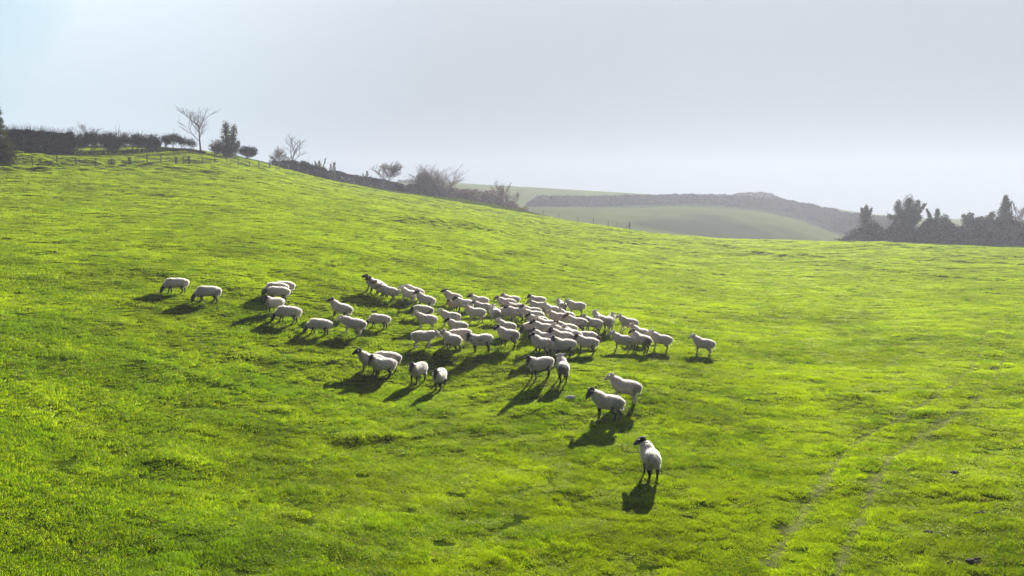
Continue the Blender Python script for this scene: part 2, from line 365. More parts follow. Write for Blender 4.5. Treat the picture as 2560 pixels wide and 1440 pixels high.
def sheep_meshes(head, yaw, gait):
    key = (head, yaw, gait)
    if key in _meshes: return _meshes[key]
    B0, (nf, nu), pitch = NECK[head]; B0 = Vector(B0); yw = R(yaw)
    Hh = B0+rotz((nf, 0, nu), yw*.55)                      # base of the skull
    p = R(pitch); d = rotz((math.cos(p), 0, math.sin(p)), yw); lat = rotz((0, 1, 0), yw); u = d.cross(lat)*1.0
    if u.z < 0 and abs(pitch) < 60: u = -u
    mid = (B0+Hh)/2+Vector((0, 0, .015))
    body = []
    # skull to muzzle
    hp, hr = smooth_path([Hh-d*.03+u*.01, Hh+d*.06+u*.014, Hh+d*.15, Hh+d*.24-u*.012, Hh+d*.292-u*.024], [(.082, .094), (.092, .106), (.072, .088), (.053, .060), (.043, .046)], 3)
    body.append(tube(hp, hr, 12))
    np_, nr = smooth_path([B0-Vector((.12, 0, 0)), mid, Hh], [.13, .095, .068], 3); body.append(tube(np_, nr, 12))
    ears = []
    for s in (1, -1):
        b = Hh+d*.035+u*.050+lat*s*.055
        tip = b+lat*s*.175+u*(.005)-d*.03; mm = (b+tip)/2+u*.012
        ep, er = smooth_path([b, mm, tip], [(.024, .020), (.040, .020), (.018, .014)], 4); body.append(tube(ep, er, 8)); ears.append((b, tip))
    # trunk core
    tp, tr = smooth_path([(-.36, 0, .52), (-.1, 0, .50), (.2, 0, .50), (.36, 0, .55)], [.13, .17, .17, .13], 3); body.append(tube(tp, tr, 12))
    g = {0: (0, 0, 0, 0), 1: (.07, -.05, -.06, .09), 2: (-.03, .06, .05, -.04), 3: (.10, -.08, .12, -.08)}[gait]
    wool = []
    for k, s in enumerate((1, -1)):
        x = g[k]; q = .29
        lp, lr = smooth_path([(q-.02, s*.11, .44), (q-.01+x*.3, s*.115, .33), (q+x*.5, s*.108, .225), (q-.005+x*.85, s*.10, .085), (q+.02+x, s*.10, .028), (q+.035+x, s*.10, .012)],
                             [.062, .052, .039, .031, .034, .034], 3); body.append(tube(lp, lr, 9))
        x = g[2+k]; q = -.33
        lp, lr = smooth_path([(q+.06, s*.115, .46), (q+.085+x*.2, s*.13, .36), (q-.03+x*.5, s*.118, .255), (q-.045+x*.6, s*.112, .20), (q-.03+x*.9, s*.105, .085), (q-.005+x, s*.105, .028), (q+.012+x, s*.105, .012)],
                             [.095, .084, .055, .043, .033, .035, .034], 3); body.append(tube(lp, lr, 9))
        wool.append(tube(*smooth_path([(q+.05, s*.10, .50), (q+.055+x*.2, s*.125, .38), (q-.01+x*.4, s*.12, .335)], [(.11, .12), (.085, .09), (.056, .056)], 3), 12))
        wool.append(tube(*smooth_path([(.27, s*.09, .48), (.275+g[k]*.3, s*.108, .36), (.285+g[k]*.45, s*.108, .335)], [(.09, .11), (.066, .07), (.046, .044)], 3), 12))
    wp, wr = smooth_path([(-.475, 0, .565), (-.40, 0, .555), (-.22, 0, .545), (.0, 0, .53), (.20, 0, .535), (.34, 0, .56), (.42, 0, .58)],
                         [(.12, .13), (.185, .185), (.225, .210), (.24, .215), (.22, .205), (.175, .18), (.12, .13)], 4)
    wool.append(tube(wp, wr, 20))
    top = Hh-(Hh-mid).normalized()*(.13 if head in ('graze', 'low') else .09)
    npw, nrw = smooth_path([B0-Vector((.12, 0, .02)), B0+(Hh-B0)*.35-Vector((0, 0, .01)), mid+(Hh-mid)*.45, top], [(.185, .205), (.165, .175), (.122, .130), (.078, .080)], 4)
    wool.append(tube(npw, nrw, 16))
    # tail
    tl = [(-.48, 0, .60), (-.535, 0, .54), (-.545, 0, .44), (-.535, 0, .36)]
    wool.append(tube(*smooth_path(tl, [(.045, .035), (.042, .03), (.036, .026), (.024, .02)], 3), 8))
    bm = fuse(body, .0115, 4); wm = fuse(wool, .0155, 5)
    # marks on the body: hooves, eyes, nose; soft fleece locks
    co = np.array([v.co[:] for v in bm.vertices]); n = len(co)
    eye = np.zeros(n)
    for s in (1, -1):
        ec = np.array(Hh+d*.085+u*.028+lat*s*.055); eye = np.maximum(eye, np.clip(2.2-np.linalg.norm(co-ec, axis=1)/.011, 0, 1))
    nc = np.array(Hh+d*.285-u*.02); nose = np.clip(2.0-np.linalg.norm(co-nc, axis=1)/.028, 0, 1)
    hoof = np.clip((.035-co[:, 2])/.008, 0, 1)
    dk = np.maximum.reduce([eye, nose*.8, hoof])
    hd = np.clip(1.3-np.abs((co-np.array(Hh))@np.array(lat))/.020, 0, 1)*np.clip(((co-np.array(Hh))@np.array(d)-.05)/.05, 0, 1)
    for nm, arr in (('dark', dk), ('blaze', hd), ('leg', np.clip((.40-co[:, 2])/.1, 0, 1)*np.clip(1.8-np.abs(co[:, 0])/.33, 0, 1) if head in ('graze', 'low') else np.clip((.42-co[:, 2])/.08, 0, 1))):
        a = bm.attributes.new(nm, 'FLOAT', 'POINT'); a.data.foreach_set('value', arr.astype(np.float32))
    co = np.empty(len(wm.vertices)*3, dtype=np.float32); wm.vertices.foreach_get('co', co); co = co.reshape(-1, 3)
    no = np.array([v.normal[:] for v in wm.vertices])
    k = (gnoise(co[:, 0]*17+co[:, 2]*6, co[:, 1]*17-co[:, 2]*9, 31)+gnoise(co[:, 0]*9-co[:, 1]*8, co[:, 2]*13+co[:, 1]*5, 32))*.5
    k2 = gnoise(co[:, 0]*5+co[:, 1]*3, co[:, 2]*5-co[:, 1]*3, 33)
    wm.vertices.foreach_set('co', (co+no*(k*.014+k2*.012)[:, None]).astype(np.float32).ravel())
    nz = gnoise(co[:, 0]*6+3*co[:, 1], co[:, 2]*6-2*co[:, 1], 34)
    rump = np.clip((-.27-co[:, 0]+nz*.05)/.09, 0, 1)*np.clip((.72-co[:, 2]+nz*.05)/.09, 0, 1)
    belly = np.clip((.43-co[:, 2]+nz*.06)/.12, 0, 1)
    side = np.clip(1.6-np.hypot((co[:, 0]-.04)/.11, (co[:, 2]-.60+nz*.05)/.035), 0, 1)
    neckm = np.clip((co[:, 0]-.36+nz*.05)/.12, 0, 1)
    # wool locks standing off the surface
    g_ = np.random.default_rng(len(_meshes)+5); co2 = np.empty(len(wm.vertices)*3, dtype=np.float32); wm.vertices.foreach_get('co', co2); co2 = co2.reshape(-1, 3).astype(float)
    pk = g_.integers(0, len(co2), 9000); P_ = co2[pk]; Nn = no[pk]; L_ = (g_.uniform(.016, .036, 9000)*(1+.5*np.clip(Nn[:, 2], 0, 1)))[:, None]
    D_ = Nn+g_.normal(size=(9000, 3))*.45+[0, 0, -.15]; D_ /= np.linalg.norm(D_, axis=1, keepdims=True); T_ = np.cross(D_, g_.normal(size=(9000, 3))); T_ /= np.linalg.norm(T_, axis=1, keepdims=True)
    tv = np.stack([P_-T_*.007-Nn*.004, P_+T_*.007-Nn*.004, P_+D_*L_], 1).reshape(-1, 3)
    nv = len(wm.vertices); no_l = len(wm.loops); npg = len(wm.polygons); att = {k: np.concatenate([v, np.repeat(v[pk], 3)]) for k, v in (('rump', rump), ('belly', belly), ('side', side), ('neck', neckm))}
    old_l = np.empty(no_l, dtype=np.int32); wm.loops.foreach_get('vertex_index', old_l); old_s = np.empty(npg, dtype=np.int32); wm.polygons.foreach_get('loop_start', old_s)
    w2 = bpy.data.meshes.new('sheep_fleece'); allv = np.concatenate([co2, tv]).astype(np.float32)
    w2.vertices.add(len(allv)); w2.vertices.foreach_set('co', allv.ravel()); w2.loops.add(no_l+27000); w2.loops.foreach_set('vertex_index', np.concatenate([old_l, np.arange(27000, dtype=np.int32)+nv]))
    w2.polygons.add(npg+9000); w2.polygons.foreach_set('loop_start', np.concatenate([old_s, no_l+np.arange(9000, dtype=np.int32)*3])); w2.update(calc_edges=True)
    w2.materials.append(M_WOOL); w2.materials.append(M_LOCK)
    w2.polygons.foreach_set('use_smooth', np.r_[np.ones(npg, bool), np.zeros(9000, bool)]); w2.polygons.foreach_set('material_index', np.r_[np.zeros(npg, np.int32), np.ones(9000, np.int32)])
    for k, v in att.items():
        a = w2.attributes.new(k, 'FLOAT', 'POINT'); a.data.foreach_set('value', v.astype(np.float32))
    bpy.data.meshes.remove(wm); wm = w2
    bm.name = 'sheep_body'; wm.name = 'sheep_fleece'
    bm.materials.append(M_SKIN)
    _meshes[key] = (bm, wm); return bm, wm

def attr(nt, name, typ='GEOMETRY'):
    a = N(nt, 'ShaderNodeAttribute'); a.attribute_name = name; a.attribute_type = typ; return a
def mixc(nt, fac, a, b):
    m = N(nt, 'ShaderNodeMix', data_type='RGBA')
    for k, s in (('A', a), ('B', b)):
        if isinstance(s, tuple): m.inputs[k].default_value = (*s, 1)
        else: lk(nt, s, m.inputs[k])
    if isinstance(fac, float): m.inputs['Factor'].default_value = fac
    else: lk(nt, fac, m.inputs['Factor'])
    return m.outputs['Result']
def mul(nt, a, b):
    m = N(nt, 'ShaderNodeMath', operation='MULTIPLY')
    for i, s in enumerate((a, b)):
        if isinstance(s, (int, float)): m.inputs[i].default_value = s
        else: lk(nt, s, m.inputs[i])
    return m.outputs[0]
M_SKIN, nt = newmat('sheep_face_and_legs'); o = N(nt, 'ShaderNodeOutputMaterial'); b = N(nt, 'ShaderNodeBsdfPrincipled')
oi = N(nt, 'ShaderNodeObjectInfo')
c = mixc(nt, mul(nt, attr(nt, 'blaze').outputs['Fac'], attr(nt, 'blaze_amount', 'OBJECT').outputs['Fac']), oi.outputs['Color'], (.62, .55, .50))
c = mixc(nt, mul(nt, attr(nt, 'leg').outputs['Fac'], attr(nt, 'dark_legs', 'OBJECT').outputs['Fac']), c, (.022, .018, .020))
c = mixc(nt, attr(nt, 'dark').outputs['Fac'], c, (.015, .012, .012))
lk(nt, c, b.inputs['Base Color']); b.inputs['Roughness'].default_value = .75; b.inputs['Sheen Weight'].default_value = .3; b.inputs['Specular IOR Level'].default_value = .25
n = N(nt, 'ShaderNodeTexNoise'); n.inputs['Scale'].default_value = 90; tcn = N(nt, 'ShaderNodeTexCoord'); lk(nt, tcn.outputs['Object'], n.inputs['Vector'])
bp = N(nt, 'ShaderNodeBump'); bp.inputs['Distance'].default_value = .004; lk(nt, n.outputs[0], bp.inputs['Height']); lk(nt, bp.outputs[0], b.inputs['Normal'])
lk(nt, b.outputs[0], o.inputs[0])
def wool_mat(name, locks):
    m_, nt = newmat(name); o = N(nt, 'ShaderNodeOutputMaterial'); b = N(nt, 'ShaderNodeBsdfPrincipled')
    oi = N(nt, 'ShaderNodeObjectInfo'); tcn = N(nt, 'ShaderNodeTexCoord')
    n = N(nt, 'ShaderNodeTexNoise'); n.inputs['Scale'].default_value = 7; n.inputs['Detail'].default_value = 5; lk(nt, tcn.outputs['Object'], n.inputs['Vector'])
    r_ = N(nt, 'ShaderNodeMapRange'); r_.inputs['From Min'].default_value = .45; r_.inputs['From Max'].default_value = .75; lk(nt, n.outputs[0], r_.inputs['Value'])
    c = mixc(nt, mul(nt, r_.outputs[0], .5), oi.outputs['Color'], (.42, .37, .30))
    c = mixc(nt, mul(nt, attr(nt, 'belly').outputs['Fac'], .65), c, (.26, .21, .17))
    c = mixc(nt, mul(nt, attr(nt, 'rump').outputs['Fac'], attr(nt, 'rump_stain', 'OBJECT').outputs['Fac']), c, (.075, .045, .050))
    c = mixc(nt, mul(nt, attr(nt, 'side').outputs['Fac'], attr(nt, 'side_mark', 'OBJECT').outputs['Fac']), c, (.07, .07, .07))
    c = mixc(nt, mul(nt, attr(nt, 'neck').outputs['Fac'], attr(nt, 'neck_stain', 'OBJECT').outputs['Fac']), c, (.30, .17, .11))
    lk(nt, c, b.inputs['Base Color']); b.inputs['Roughness'].default_value = .95; b.inputs['Specular IOR Level'].default_value = .05
    b.inputs['Sheen Weight'].default_value = 1.0; b.inputs['Sheen Roughness'].default_value = .5; b.inputs['Sheen Tint'].default_value = (1, .97, .92, 1)
    n2 = N(nt, 'ShaderNodeTexNoise'); n2.inputs['Scale'].default_value = 55; n2.inputs['Detail'].default_value = 3; lk(nt, tcn.outputs['Object'], n2.inputs['Vector'])
    bp = N(nt, 'ShaderNodeBump'); bp.inputs['Distance'].default_value = .016; lk(nt, n2.outputs[0], bp.inputs['Height']); lk(nt, bp.outputs[0], b.inputs['Normal'])
    if locks:
        dd = N(nt, 'ShaderNodeBsdfDiffuse'); tt = N(nt, 'ShaderNodeBsdfTranslucent'); lk(nt, c, dd.inputs[0]); lk(nt, mixc(nt, .7, c, (.97, .96, .93)), tt.inputs[0])
        ms = N(nt, 'ShaderNodeMixShader'); ms.inputs[0].default_value = .8; lk(nt, dd.outputs[0], ms.inputs[1]); lk(nt, tt.outputs[0], ms.inputs[2]); lk(nt, ms.outputs[0], o.inputs[0])
    else: lk(nt, b.outputs[0], o.inputs[0])
    return m_
M_WOOL = wool_mat('sheep_wool', False); M_LOCK = wool_mat('sheep_wool_locks', True)

FACE = {'k': (.020, .016, .022), 'b': (.14, .07, .05), 'g': (.26, .22, .20), 'w': (.66, .60, .55), 'p': (.62, .47, .42), 'd': (.05, .035, .035)}
def sheep(px, py, hd, head, yaw, face, label, legs=None, rump=0., side=0., neck=0., gait=None, blaze=0., s=1., tint=None):
    x, y = hit(px, py)
    i = len(PLACED); az = math.degrees(math.atan2(x, y)); PLACED.append((x, y))
    if gait is None: gait = (i*7) % 3
    bm, wm = sheep_meshes(head, yaw, gait)
    root = empty('sheep', (x, y, gz(x, y)+.022)); nrm = normal(x, y)
    q = Vector((0, 0, 1)).rotation_difference(nrm); root.rotation_mode = 'QUATERNION'
    root.rotation_quaternion = q @ Quaternion((0, 0, 1), R(hd-az)); sc = s*(1+.045*math.sin(i*2.3))*(.95 if math.hypot(x, y) > 32 else .965); root.scale = (sc*.9, sc*(1+.04*math.sin(i*1.7)), sc)
    tag(root, label, 'sheep', 'sheep of the flock standing on the pasture')
    bo = bpy.data.objects.new('body', bm); COL.objects.link(bo); bo.parent = root; bo.color = (*FACE[face], 1)
    if legs is None: legs = 1. if face in 'kd' else (.7 if face == 'b' else 0.)
    bo['dark_legs'] = float(legs); bo['blaze_amount'] = float(blaze)
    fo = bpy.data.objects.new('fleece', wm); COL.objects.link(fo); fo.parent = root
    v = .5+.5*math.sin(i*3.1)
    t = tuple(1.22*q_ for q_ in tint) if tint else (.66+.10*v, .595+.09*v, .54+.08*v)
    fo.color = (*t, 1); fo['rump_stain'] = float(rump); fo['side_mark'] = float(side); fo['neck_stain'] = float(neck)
    return root
PLACED = []
BR = (.60, .44, .33); GR = (.47, .42, .42)
S = sheep
# --- left of the flock
S(440, 736, 180, 'graze', 0, 'k', 'black-faced sheep grazing at the far left end of the flock, farthest from the others', gait=3)
S(519, 760, 181, 'graze', 0, 'k', 'black-faced grazing sheep, second from the far left, nose in the grass', gait=1, rump=.5)
S(709, 742, 180, 'graze', 0, 'k', 'rearmost grazing sheep of the small left group, only its white back showing')
S(690, 749, 180, 'graze', 0, 'k', 'sheep sandwiched between two others in the small left group, back showing between them')
S(694, 758, 180, 'low', 0, 'k', 'long sheep with lowered black head, in front of two half hidden sheep on the left', gait=1)
S(682, 786, 206, 'look', 45, 'k', 'sheep of the left group with spread ears and its dark face turned to the camera')
S(718, 812, 180, 'graze', 0, 'k', 'grazing black-faced sheep lowest in the left group, casting a long shadow', gait=3)
S(796, 840, 180, 'graze', 0, 'k', 'black-faced grazing sheep with small dark marks on its shoulder, behind a greyish one', side=.5, gait=3)
S(880, 843, 178, 'mid', 0, 'w', 'greyish sheep with a stained rump and pale legs, head stretched level towards a grazer', legs=0, rump=.45, tint=GR, gait=2, s=1.06)
S(848, 798, 163, 'up', 0, 'd', 'sheep with raised dark muzzle standing behind the greyish one', legs=.3, rump=.35)
S(946, 822, 178, 'graze', 0, 'k', 'grazing sheep with dark face just right of the greyish one, back brightly rimmed', gait=3)
# --- row at the top
S(930, 731, 170, 'up', 0, 'k', 'black-headed sheep at the top of a line of four, head highest and farthest back')
S(938, 737, 172, 'up', 0, 'k', 'second sheep of the line of four, black head and brown stained neck', neck=.7)
S(951, 743, 173, 'up', 0, 'b', 'third sheep of the line of four, rusty brown face', neck=.2)
S(967, 749, 183, 'mid', 30, 'g', 'front sheep of the line of four, grey face and an orange mark on its rump', legs=.5, rump=.35)
S(1031, 752, 180, 'mid', 0, 'w', 'sheep hidden but for its back behind a white-faced one, right of the line of four')
S(1016, 757, 200, 'up', -20, 'w', 'white-faced sheep with upright neck right of the line of four, its dark ear showing', legs=0, tint=(.74, .68, .61))
S(1058, 772, 177, 'up', 0, 'd', 'stocky sheep with a dark face, standing above the one with the black rump')
S(1055, 797, 180, 'low', 0, 'k', 'sheep with black face low and a wide black patch over its rump', rump=.95, gait=0)
S(1064, 823, 180, 'up', 10, 'w', 'all-white sheep with raised head and pale legs, in front of the black-rumped one', legs=0)
S(1128, 768, 172, 'up', 0, 'k', 'black-headed sheep at the top edge of the flock, above a small brown one')
S(1130, 781, 225, 'up', 10, 'b', 'small brown-tinted sheep facing the camera beside a larger white one', tint=BR, s=.86)
S(1159, 783, 190, 'up', 0, 'd', 'broad white sheep with dark legs, right of the small brown one', tint=(.74, .69, .64))
S(1198, 776, 178, 'up', 0, 'k', 'black-headed sheep behind others at the upper left of the dense flock, facing left')
S(1206, 789, 174, 'up', 0, 'g', 'sheep with greyish brown face below a black-headed one, upper part of the dense flock', legs=.2)
S(1188, 803, 188, 'look', 45, 'p', 'sheep turned side-on with ears out and a pale striped face, alone on a bright patch', legs=0)
S(1124, 817, 174, 'up', 0, 'w', 'white sheep with dark marks around its eyes, behind the round-backed black-headed one', legs=.3, blaze=.3)
S(1144, 839, 158, 'up', 0, 'k', 'round-backed sheep with a black head and one dark spot on its rump, left centre', rump=.4)
S(1238, 804, 112, 'up', -45, 'w', 'sheep seen from behind, stained rump, head turned right, left part of dense flock', rump=.4, legs=.3)
S(1272, 803, 166, 'mid', 0, 'w', 'sheep back directly right of the one seen from behind with turned head', legs=.3)
S(1278, 773, 178, 'up', -20, 'g', 'highest sheep of the dense flock, grey head turned from the camera')
S(1266, 782, 172, 'up', 0, 'b', 'brown-faced sheep just below the highest one of the dense flock')
S(1291, 790, 178, 'up', 25, 'p', 'pinkish-eared sheep partly hidden in the upper dense flock', legs=0)
S(1291, 803, 170, 'up', 0, 'd', 'sheep with dark brown face below the pinkish-eared one')
S(1330, 803, 168, 'up', 0, 'k', 'black-faced sheep with smudged rump in the middle of the dense flock', rump=.5)
S(1343, 771, 182, 'up', 35, 'd', 'sheep standing clear at the top edge of the dense flock, dark head by its shoulder', legs=.5)
S(1348, 789, 175, 'up', 0, 'g', 'grey-faced sheep below the clear-standing one at the top edge', legs=0)
S(1380, 799, 140, 'up', 0, 'w', 'white-headed sheep seen from behind its shoulder, upright neck, upper right of the dense flock', legs=0)
S(1404, 786, 110, 'up', 15, 'w', 'narrow sheep seen from behind at the top right, stained under the tail', rump=.5, legs=0)
S(1439, 789, 183, 'up', 40, 'w', 'sheep at the top right with its short tail lifted, standing clear of the flock', legs=.5)
S(1416, 812, 140, 'up', 0, 'w', 'round white rear with pale head, below the one with the lifted tail', legs=0)
S(1396, 821, 171, 'up', -10, 'p', 'pinkish-headed sheep right of centre, head turned away', legs=0)
S(1440, 834, 167, 'up', 0, 'b', 'long sheep with a dark brown muzzle, right part of the dense flock', rump=.2)
S(1480, 834, 168, 'up', -5, 'g', 'grey-headed sheep next to the right edge of the dense flock', legs=0)
S(1497, 829, 122, 'up', 0, 'w', 'white sheep seen from behind at the right edge, upright ears, close to another rear', legs=.3)
S(1521, 832, 76, 'up', 0, 'w', 'sheep facing away on the right with a dark smear under its tail', rump=.45, legs=.4)
S(1568, 835, 172, 'up', 0, 'w', 'white-faced sheep highest on the right side, standing behind a smaller pair', legs=0)
# --- centre
S(1334, 815, 166, 'up', 15, 'w', 'white-headed sheep rising behind a black-faced one in the centre', legs=0)
S(1345, 826, 163, 'up', 0, 'k', 'black-faced sheep in the centre, muzzle over a lowered dark head')
S(1334, 839, 196, 'low', 10, 'd', 'sheep with its dark muzzle pointing down, squeezed between two black-headed ones', tint=(.70, .60, .55))
S(1366, 838, 163, 'up', 20, 'p', 'sheep with small pale ears poking over the long black-headed one', legs=0)
S(1358, 847, 160, 'up', 0, 'k', 'long black-headed sheep in the middle of the flock, full side showing', s=1.05)
S(1415, 847, 163, 'up', 30, 'b', 'rosy-brown headed sheep with pricked ears, right of centre', legs=.3, neck=.25)
S(1407, 862, 150, 'up', 0, 'w', 'white sheep with a ridge of bright wool, neck raised behind the dark-faced pair', legs=0)
S(1430, 864, 143, 'up', 10, 'p', 'rosy-necked sheep squeezed behind the right dark-faced one', legs=0)
S(1404, 872, 168, 'look', 55, 'k', 'sheep with ears spread and black face turned to the camera, behind another doing the same', rump=.7)
S(1408, 893, 192, 'look', 55, 'k', 'sheep looking straight at the camera with pale nose, front of the dense flock', blaze=.6)
S(1465, 886, 180, 'look', 55, 'd', 'sheep with drooping dark ears, right front of the dense flock, black lower legs')
S(1466, 864, 25, 'low', -70, 'b', 'small sheep behind the one with drooping ears, only round back and face showing', s=.85)
S(1357, 873, 152, 'up', 0, 'k', 'black-headed sheep with white forehead rim, front centre, half behind another', blaze=.2)
S(1357, 894, 143, 'up', 0, 'k', 'front centre sheep seen from its rear quarter, black head and black legs', legs=1, blaze=.2, s=1.04)
S(1272, 869, 150, 'up', 0, 'k', 'black-headed sheep standing on its own left of the dense centre, smudged hindquarters', rump=.55)
S(1268, 842, 143, 'up', 0, 'w', 'large pale sheep just behind a black-headed one left of centre, head seen from behind', legs=0)
# --- left centre
S(1057, 872, 2, 'mid', 0, 'w', 'only sheep facing right, grey-shadowed neck and pale legs', legs=.15, rump=.25, tint=(.58, .53, .49), gait=2)
S(1150, 867, 180, 'graze', 0, 'w', 'sheep with a rosy flank and pale legs, hidden head, left centre', legs=0, tint=(.70, .58, .51), gait=3)
S(1132, 883, 135, 'up', 0, 'w', 'large sheep seen from behind its left flank, pale head and black legs', legs=1, s=1.04)
S(1203, 886, 192, 'look', 50, 'k', 'camera-facing sheep with a dark mark on its side, left of the dense flock', side=.9, blaze=.2)
# --- right
S(1598, 858, 150, 'up', 10, 'p', 'pinkish-headed sheep behind a stained one, right group', legs=0)
S(1554, 876, 174, 'up', 0, 'w', 'greyish white sheep in full profile, left of the stained one in the right group', legs=.35, gait=0)
S(1600, 879, 143, 'up', 0, 'b', 'sheep with a big purple-brown stain on its rump, right group', rump=.85, legs=.2, tint=(.64, .56, .52))
S(1650, 877, 171, 'up', 0, 'w', 'white sheep with head up, second from the right end of the flock', legs=.35, gait=0)
S(1756, 889, 171, 'up', 0, 'w', 'lone white sheep standing farthest to the right', legs=.35, gait=0)
# --- front
S(925, 936, 176, 'up', 0, 'k', 'sheep with pricked white ears and black muzzle, brown stained neck, front left trio', neck=.5, blaze=0.)
S(966, 929, 172, 'low', 0, 'k', 'large-backed sheep behind the front left trio, brown rump stain, head hidden', rump=.45, s=1.06)
S(953, 945, 196, 'look', 45, 'd', 'front sheep of the left trio, dark face turned to the camera with spread ears', legs=.9)
S(1044, 958, 238, 'look', 12, 'd', 'sheep facing the camera at three quarters, brown face and spread ears, left of its twin', legs=1)
S(1100, 972, 254, 'look', 0, 'd', 'sheep facing the camera nearly head-on, round white back above its brown face', legs=1)
S(1352, 953, 205, 'look', 42, 'k', 'black-faced sheep with white nose tip watching the camera, beside one seen from behind', blaze=.7)
S(1406, 958, 96, 'up', 20, 'w', 'sheep seen from straight behind with a large dark rump patch, ears out', rump=1., legs=1)
S(1563, 1012, 163, 'up', 0, 'w', 'pale-faced grey-brown sheep standing behind a black-faced one, in front of the flock', rump=.5, legs=.2, tint=(.60, .52, .50), s=1.06)
S(1519, 1050, 156, 'look', 45, 'k', 'black-faced sheep with one ear spread, looking back, nearer of the front right pair', rump=.3, s=1.02)
S(1626, 1192, 104, 'up', 50, 'k', 'nearest sheep, alone in front, seen from behind with its black head turned left', rump=.35, s=1.0)
# ---------------------------------------------------------------- grass
def leaf_mat(name, dif, trn, mix=.5, var=.25, gloss=0., coarse=.25):
    m, nt = newmat(name); o = N(nt, 'ShaderNodeOutputMaterial')
    g = N(nt, 'ShaderNodeNewGeometry'); n = N(nt, 'ShaderNodeTexNoise'); n.inputs['Scale'].default_value = coarse; n.inputs['Detail'].default_value = 5
    lk(nt, g.outputs['Position'], n.inputs['Vector'])
    oi = N(nt, 'ShaderNodeObjectInfo'); ad = N(nt, 'ShaderNodeMath', operation='MULTIPLY_ADD'); ad.inputs[1].default_value = .35
    lk(nt, oi.outputs['Random'], ad.inputs[0]); lk(nt, n.outputs[0], ad.inputs[2])
    if coarse < .3:          # finer patches in the sward
        n_ = N(nt, 'ShaderNodeTexNoise'); n_.inputs['Scale'].default_value = 1.4; n_.inputs['Detail'].default_value = 3; lk(nt, g.outputs['Position'], n_.inputs['Vector'])
        a2 = N(nt, 'ShaderNodeMath', operation='MULTIPLY_ADD'); a2.inputs[1].default_value = .45; lk(nt, n_.outputs[0], a2.inputs[0]); lk(nt, ad.outputs[0], a2.inputs[2]); a3 = N(nt, 'ShaderNodeMath', operation='SUBTRACT'); a3.inputs[1].default_value = .225; lk(nt, a2.outputs[0], a3.inputs[0]); ad = a3
    r = N(nt, 'ShaderNodeMapRange'); r.inputs['From Min'].default_value = .45; r.inputs['From Max'].default_value = .92; r.inputs['To Min'].default_value = 1-var; r.inputs['To Max'].default_value = 1+var
    lk(nt, ad.outputs[0], r.inputs['Value'])
    def s(c):
        v = N(nt, 'ShaderNodeVectorMath', operation='SCALE'); v.inputs[0].default_value = c; lk(nt, r.outputs[0], v.inputs['Scale']); return v.outputs[0]
    d = N(nt, 'ShaderNodeBsdfDiffuse'); t = N(nt, 'ShaderNodeBsdfTranslucent'); lk(nt, s(dif), d.inputs[0]); lk(nt, s(trn), t.inputs[0])
    mx = N(nt, 'ShaderNodeMixShader'); mx.inputs[0].default_value = mix; lk(nt, d.outputs[0], mx.inputs[1]); lk(nt, t.outputs[0], mx.inputs[2])
    sh = mx.outputs[0]
    if gloss:
        gl = N(nt, 'ShaderNodeBsdfGlossy'); gl.inputs['Roughness'].default_value = .42; gl.inputs[0].default_value = (.95, 1, .5, 1)
        m2 = N(nt, 'ShaderNodeMixShader'); m2.inputs[0].default_value = gloss; lk(nt, sh, m2.inputs[1]); lk(nt, gl.outputs[0], m2.inputs[2]); sh = m2.outputs[0]
    lk(nt, sh, o.inputs[0]); return m
M_BLADE = leaf_mat('grass_blade', (.033, .076, .003), (.44, .60, .003), .55, .36, .045)
M_SHADE_MIX = leaf_mat('shade_mix_grass_blade', (.026, .064, .004), (.235, .415, .003), .5, .34, .04)  # darker tufts: random variety, and painted shading at near left
M_STRAW = leaf_mat('dry_grass_blade', (.12, .105, .03), (.40, .34, .07), .5, .4, .03)
def tuft(seed, nb, rad, h, w):
    g = np.random.default_rng(seed); V = []; Fc = []
    for i in range(nb):
        a = g.random()*6.283; q = rad*math.sqrt(g.random()); x, y = q*math.cos(a), q*math.sin(a)
        hh = h*(.45+.75*g.random()); yaw = g.random()*6.283; ww = w*(.7+.6*g.random()); lean = .1+.5*g.random(); la = g.random()*6.283
        cx, cy = math.cos(yaw)*ww/2, math.sin(yaw)*ww/2; lx, ly = math.cos(la)*lean*hh, math.sin(la)*lean*hh; k = len(V)
        V += [(x-cx, y-cy, -.02), (x+cx, y+cy, -.02), (x-cx*.8+lx*.35, y-cy*.8+ly*.35, hh*.6), (x+cx*.8+lx*.35, y+cy*.8+ly*.35, hh*.6), (x+lx, y+ly, hh)]
        Fc += [(k, k+1, k+3, k+2), (k+2, k+3, k+4)]
    return V, Fc
tcol = bpy.data.collections.new('grass_tufts')
for i in range(10):
    V, Fc = tuft(50+i, 34, .105, (.060, .070, .055, .085, .065, .11, .07, .085, .10, .07)[i], .0085)
    me = bpy.data.meshes.new('tuft'); me.from_pydata(V, [], Fc); me.materials.append(M_BLADE if i < 6 else M_SHADE_MIX if i < 9 else M_STRAW)
    tcol.objects.link(bpy.data.objects.new('tuft%d' % i, me))
NG = 420000
u1 = rng.random(NG); th = rng.uniform(-.68, .68, NG)
NS = 130000; u1 = np.r_[u1, rng.random(NS)]; side = rng.uniform(.68, 1.2, NS)*rng.choice([-1, 1], NS); th = np.r_[th, side]; NG += NS; r = np.exp(math.log(8.5)+u1*(math.log(150)-math.log(8.5)))
x, y = r*np.sin(th), r*np.cos(th)
tr = track(x, y); clump = np.clip(gnoise(x/1.3, y/1.0, 41)*.9+.15, 0, 1)+np.clip(gnoise(x/.5, y/.5, 42), 0, 1)*.4
bare = gnoise(x/.8, y/.7, 43)
gap = gnoise(x/.34, y/.30, 44)+.5*gnoise(x/.95, y/.7, 45)+.35*gnoise(x/3, y/2.2, 46)+np.clip((r-30)/60, 0, 1)
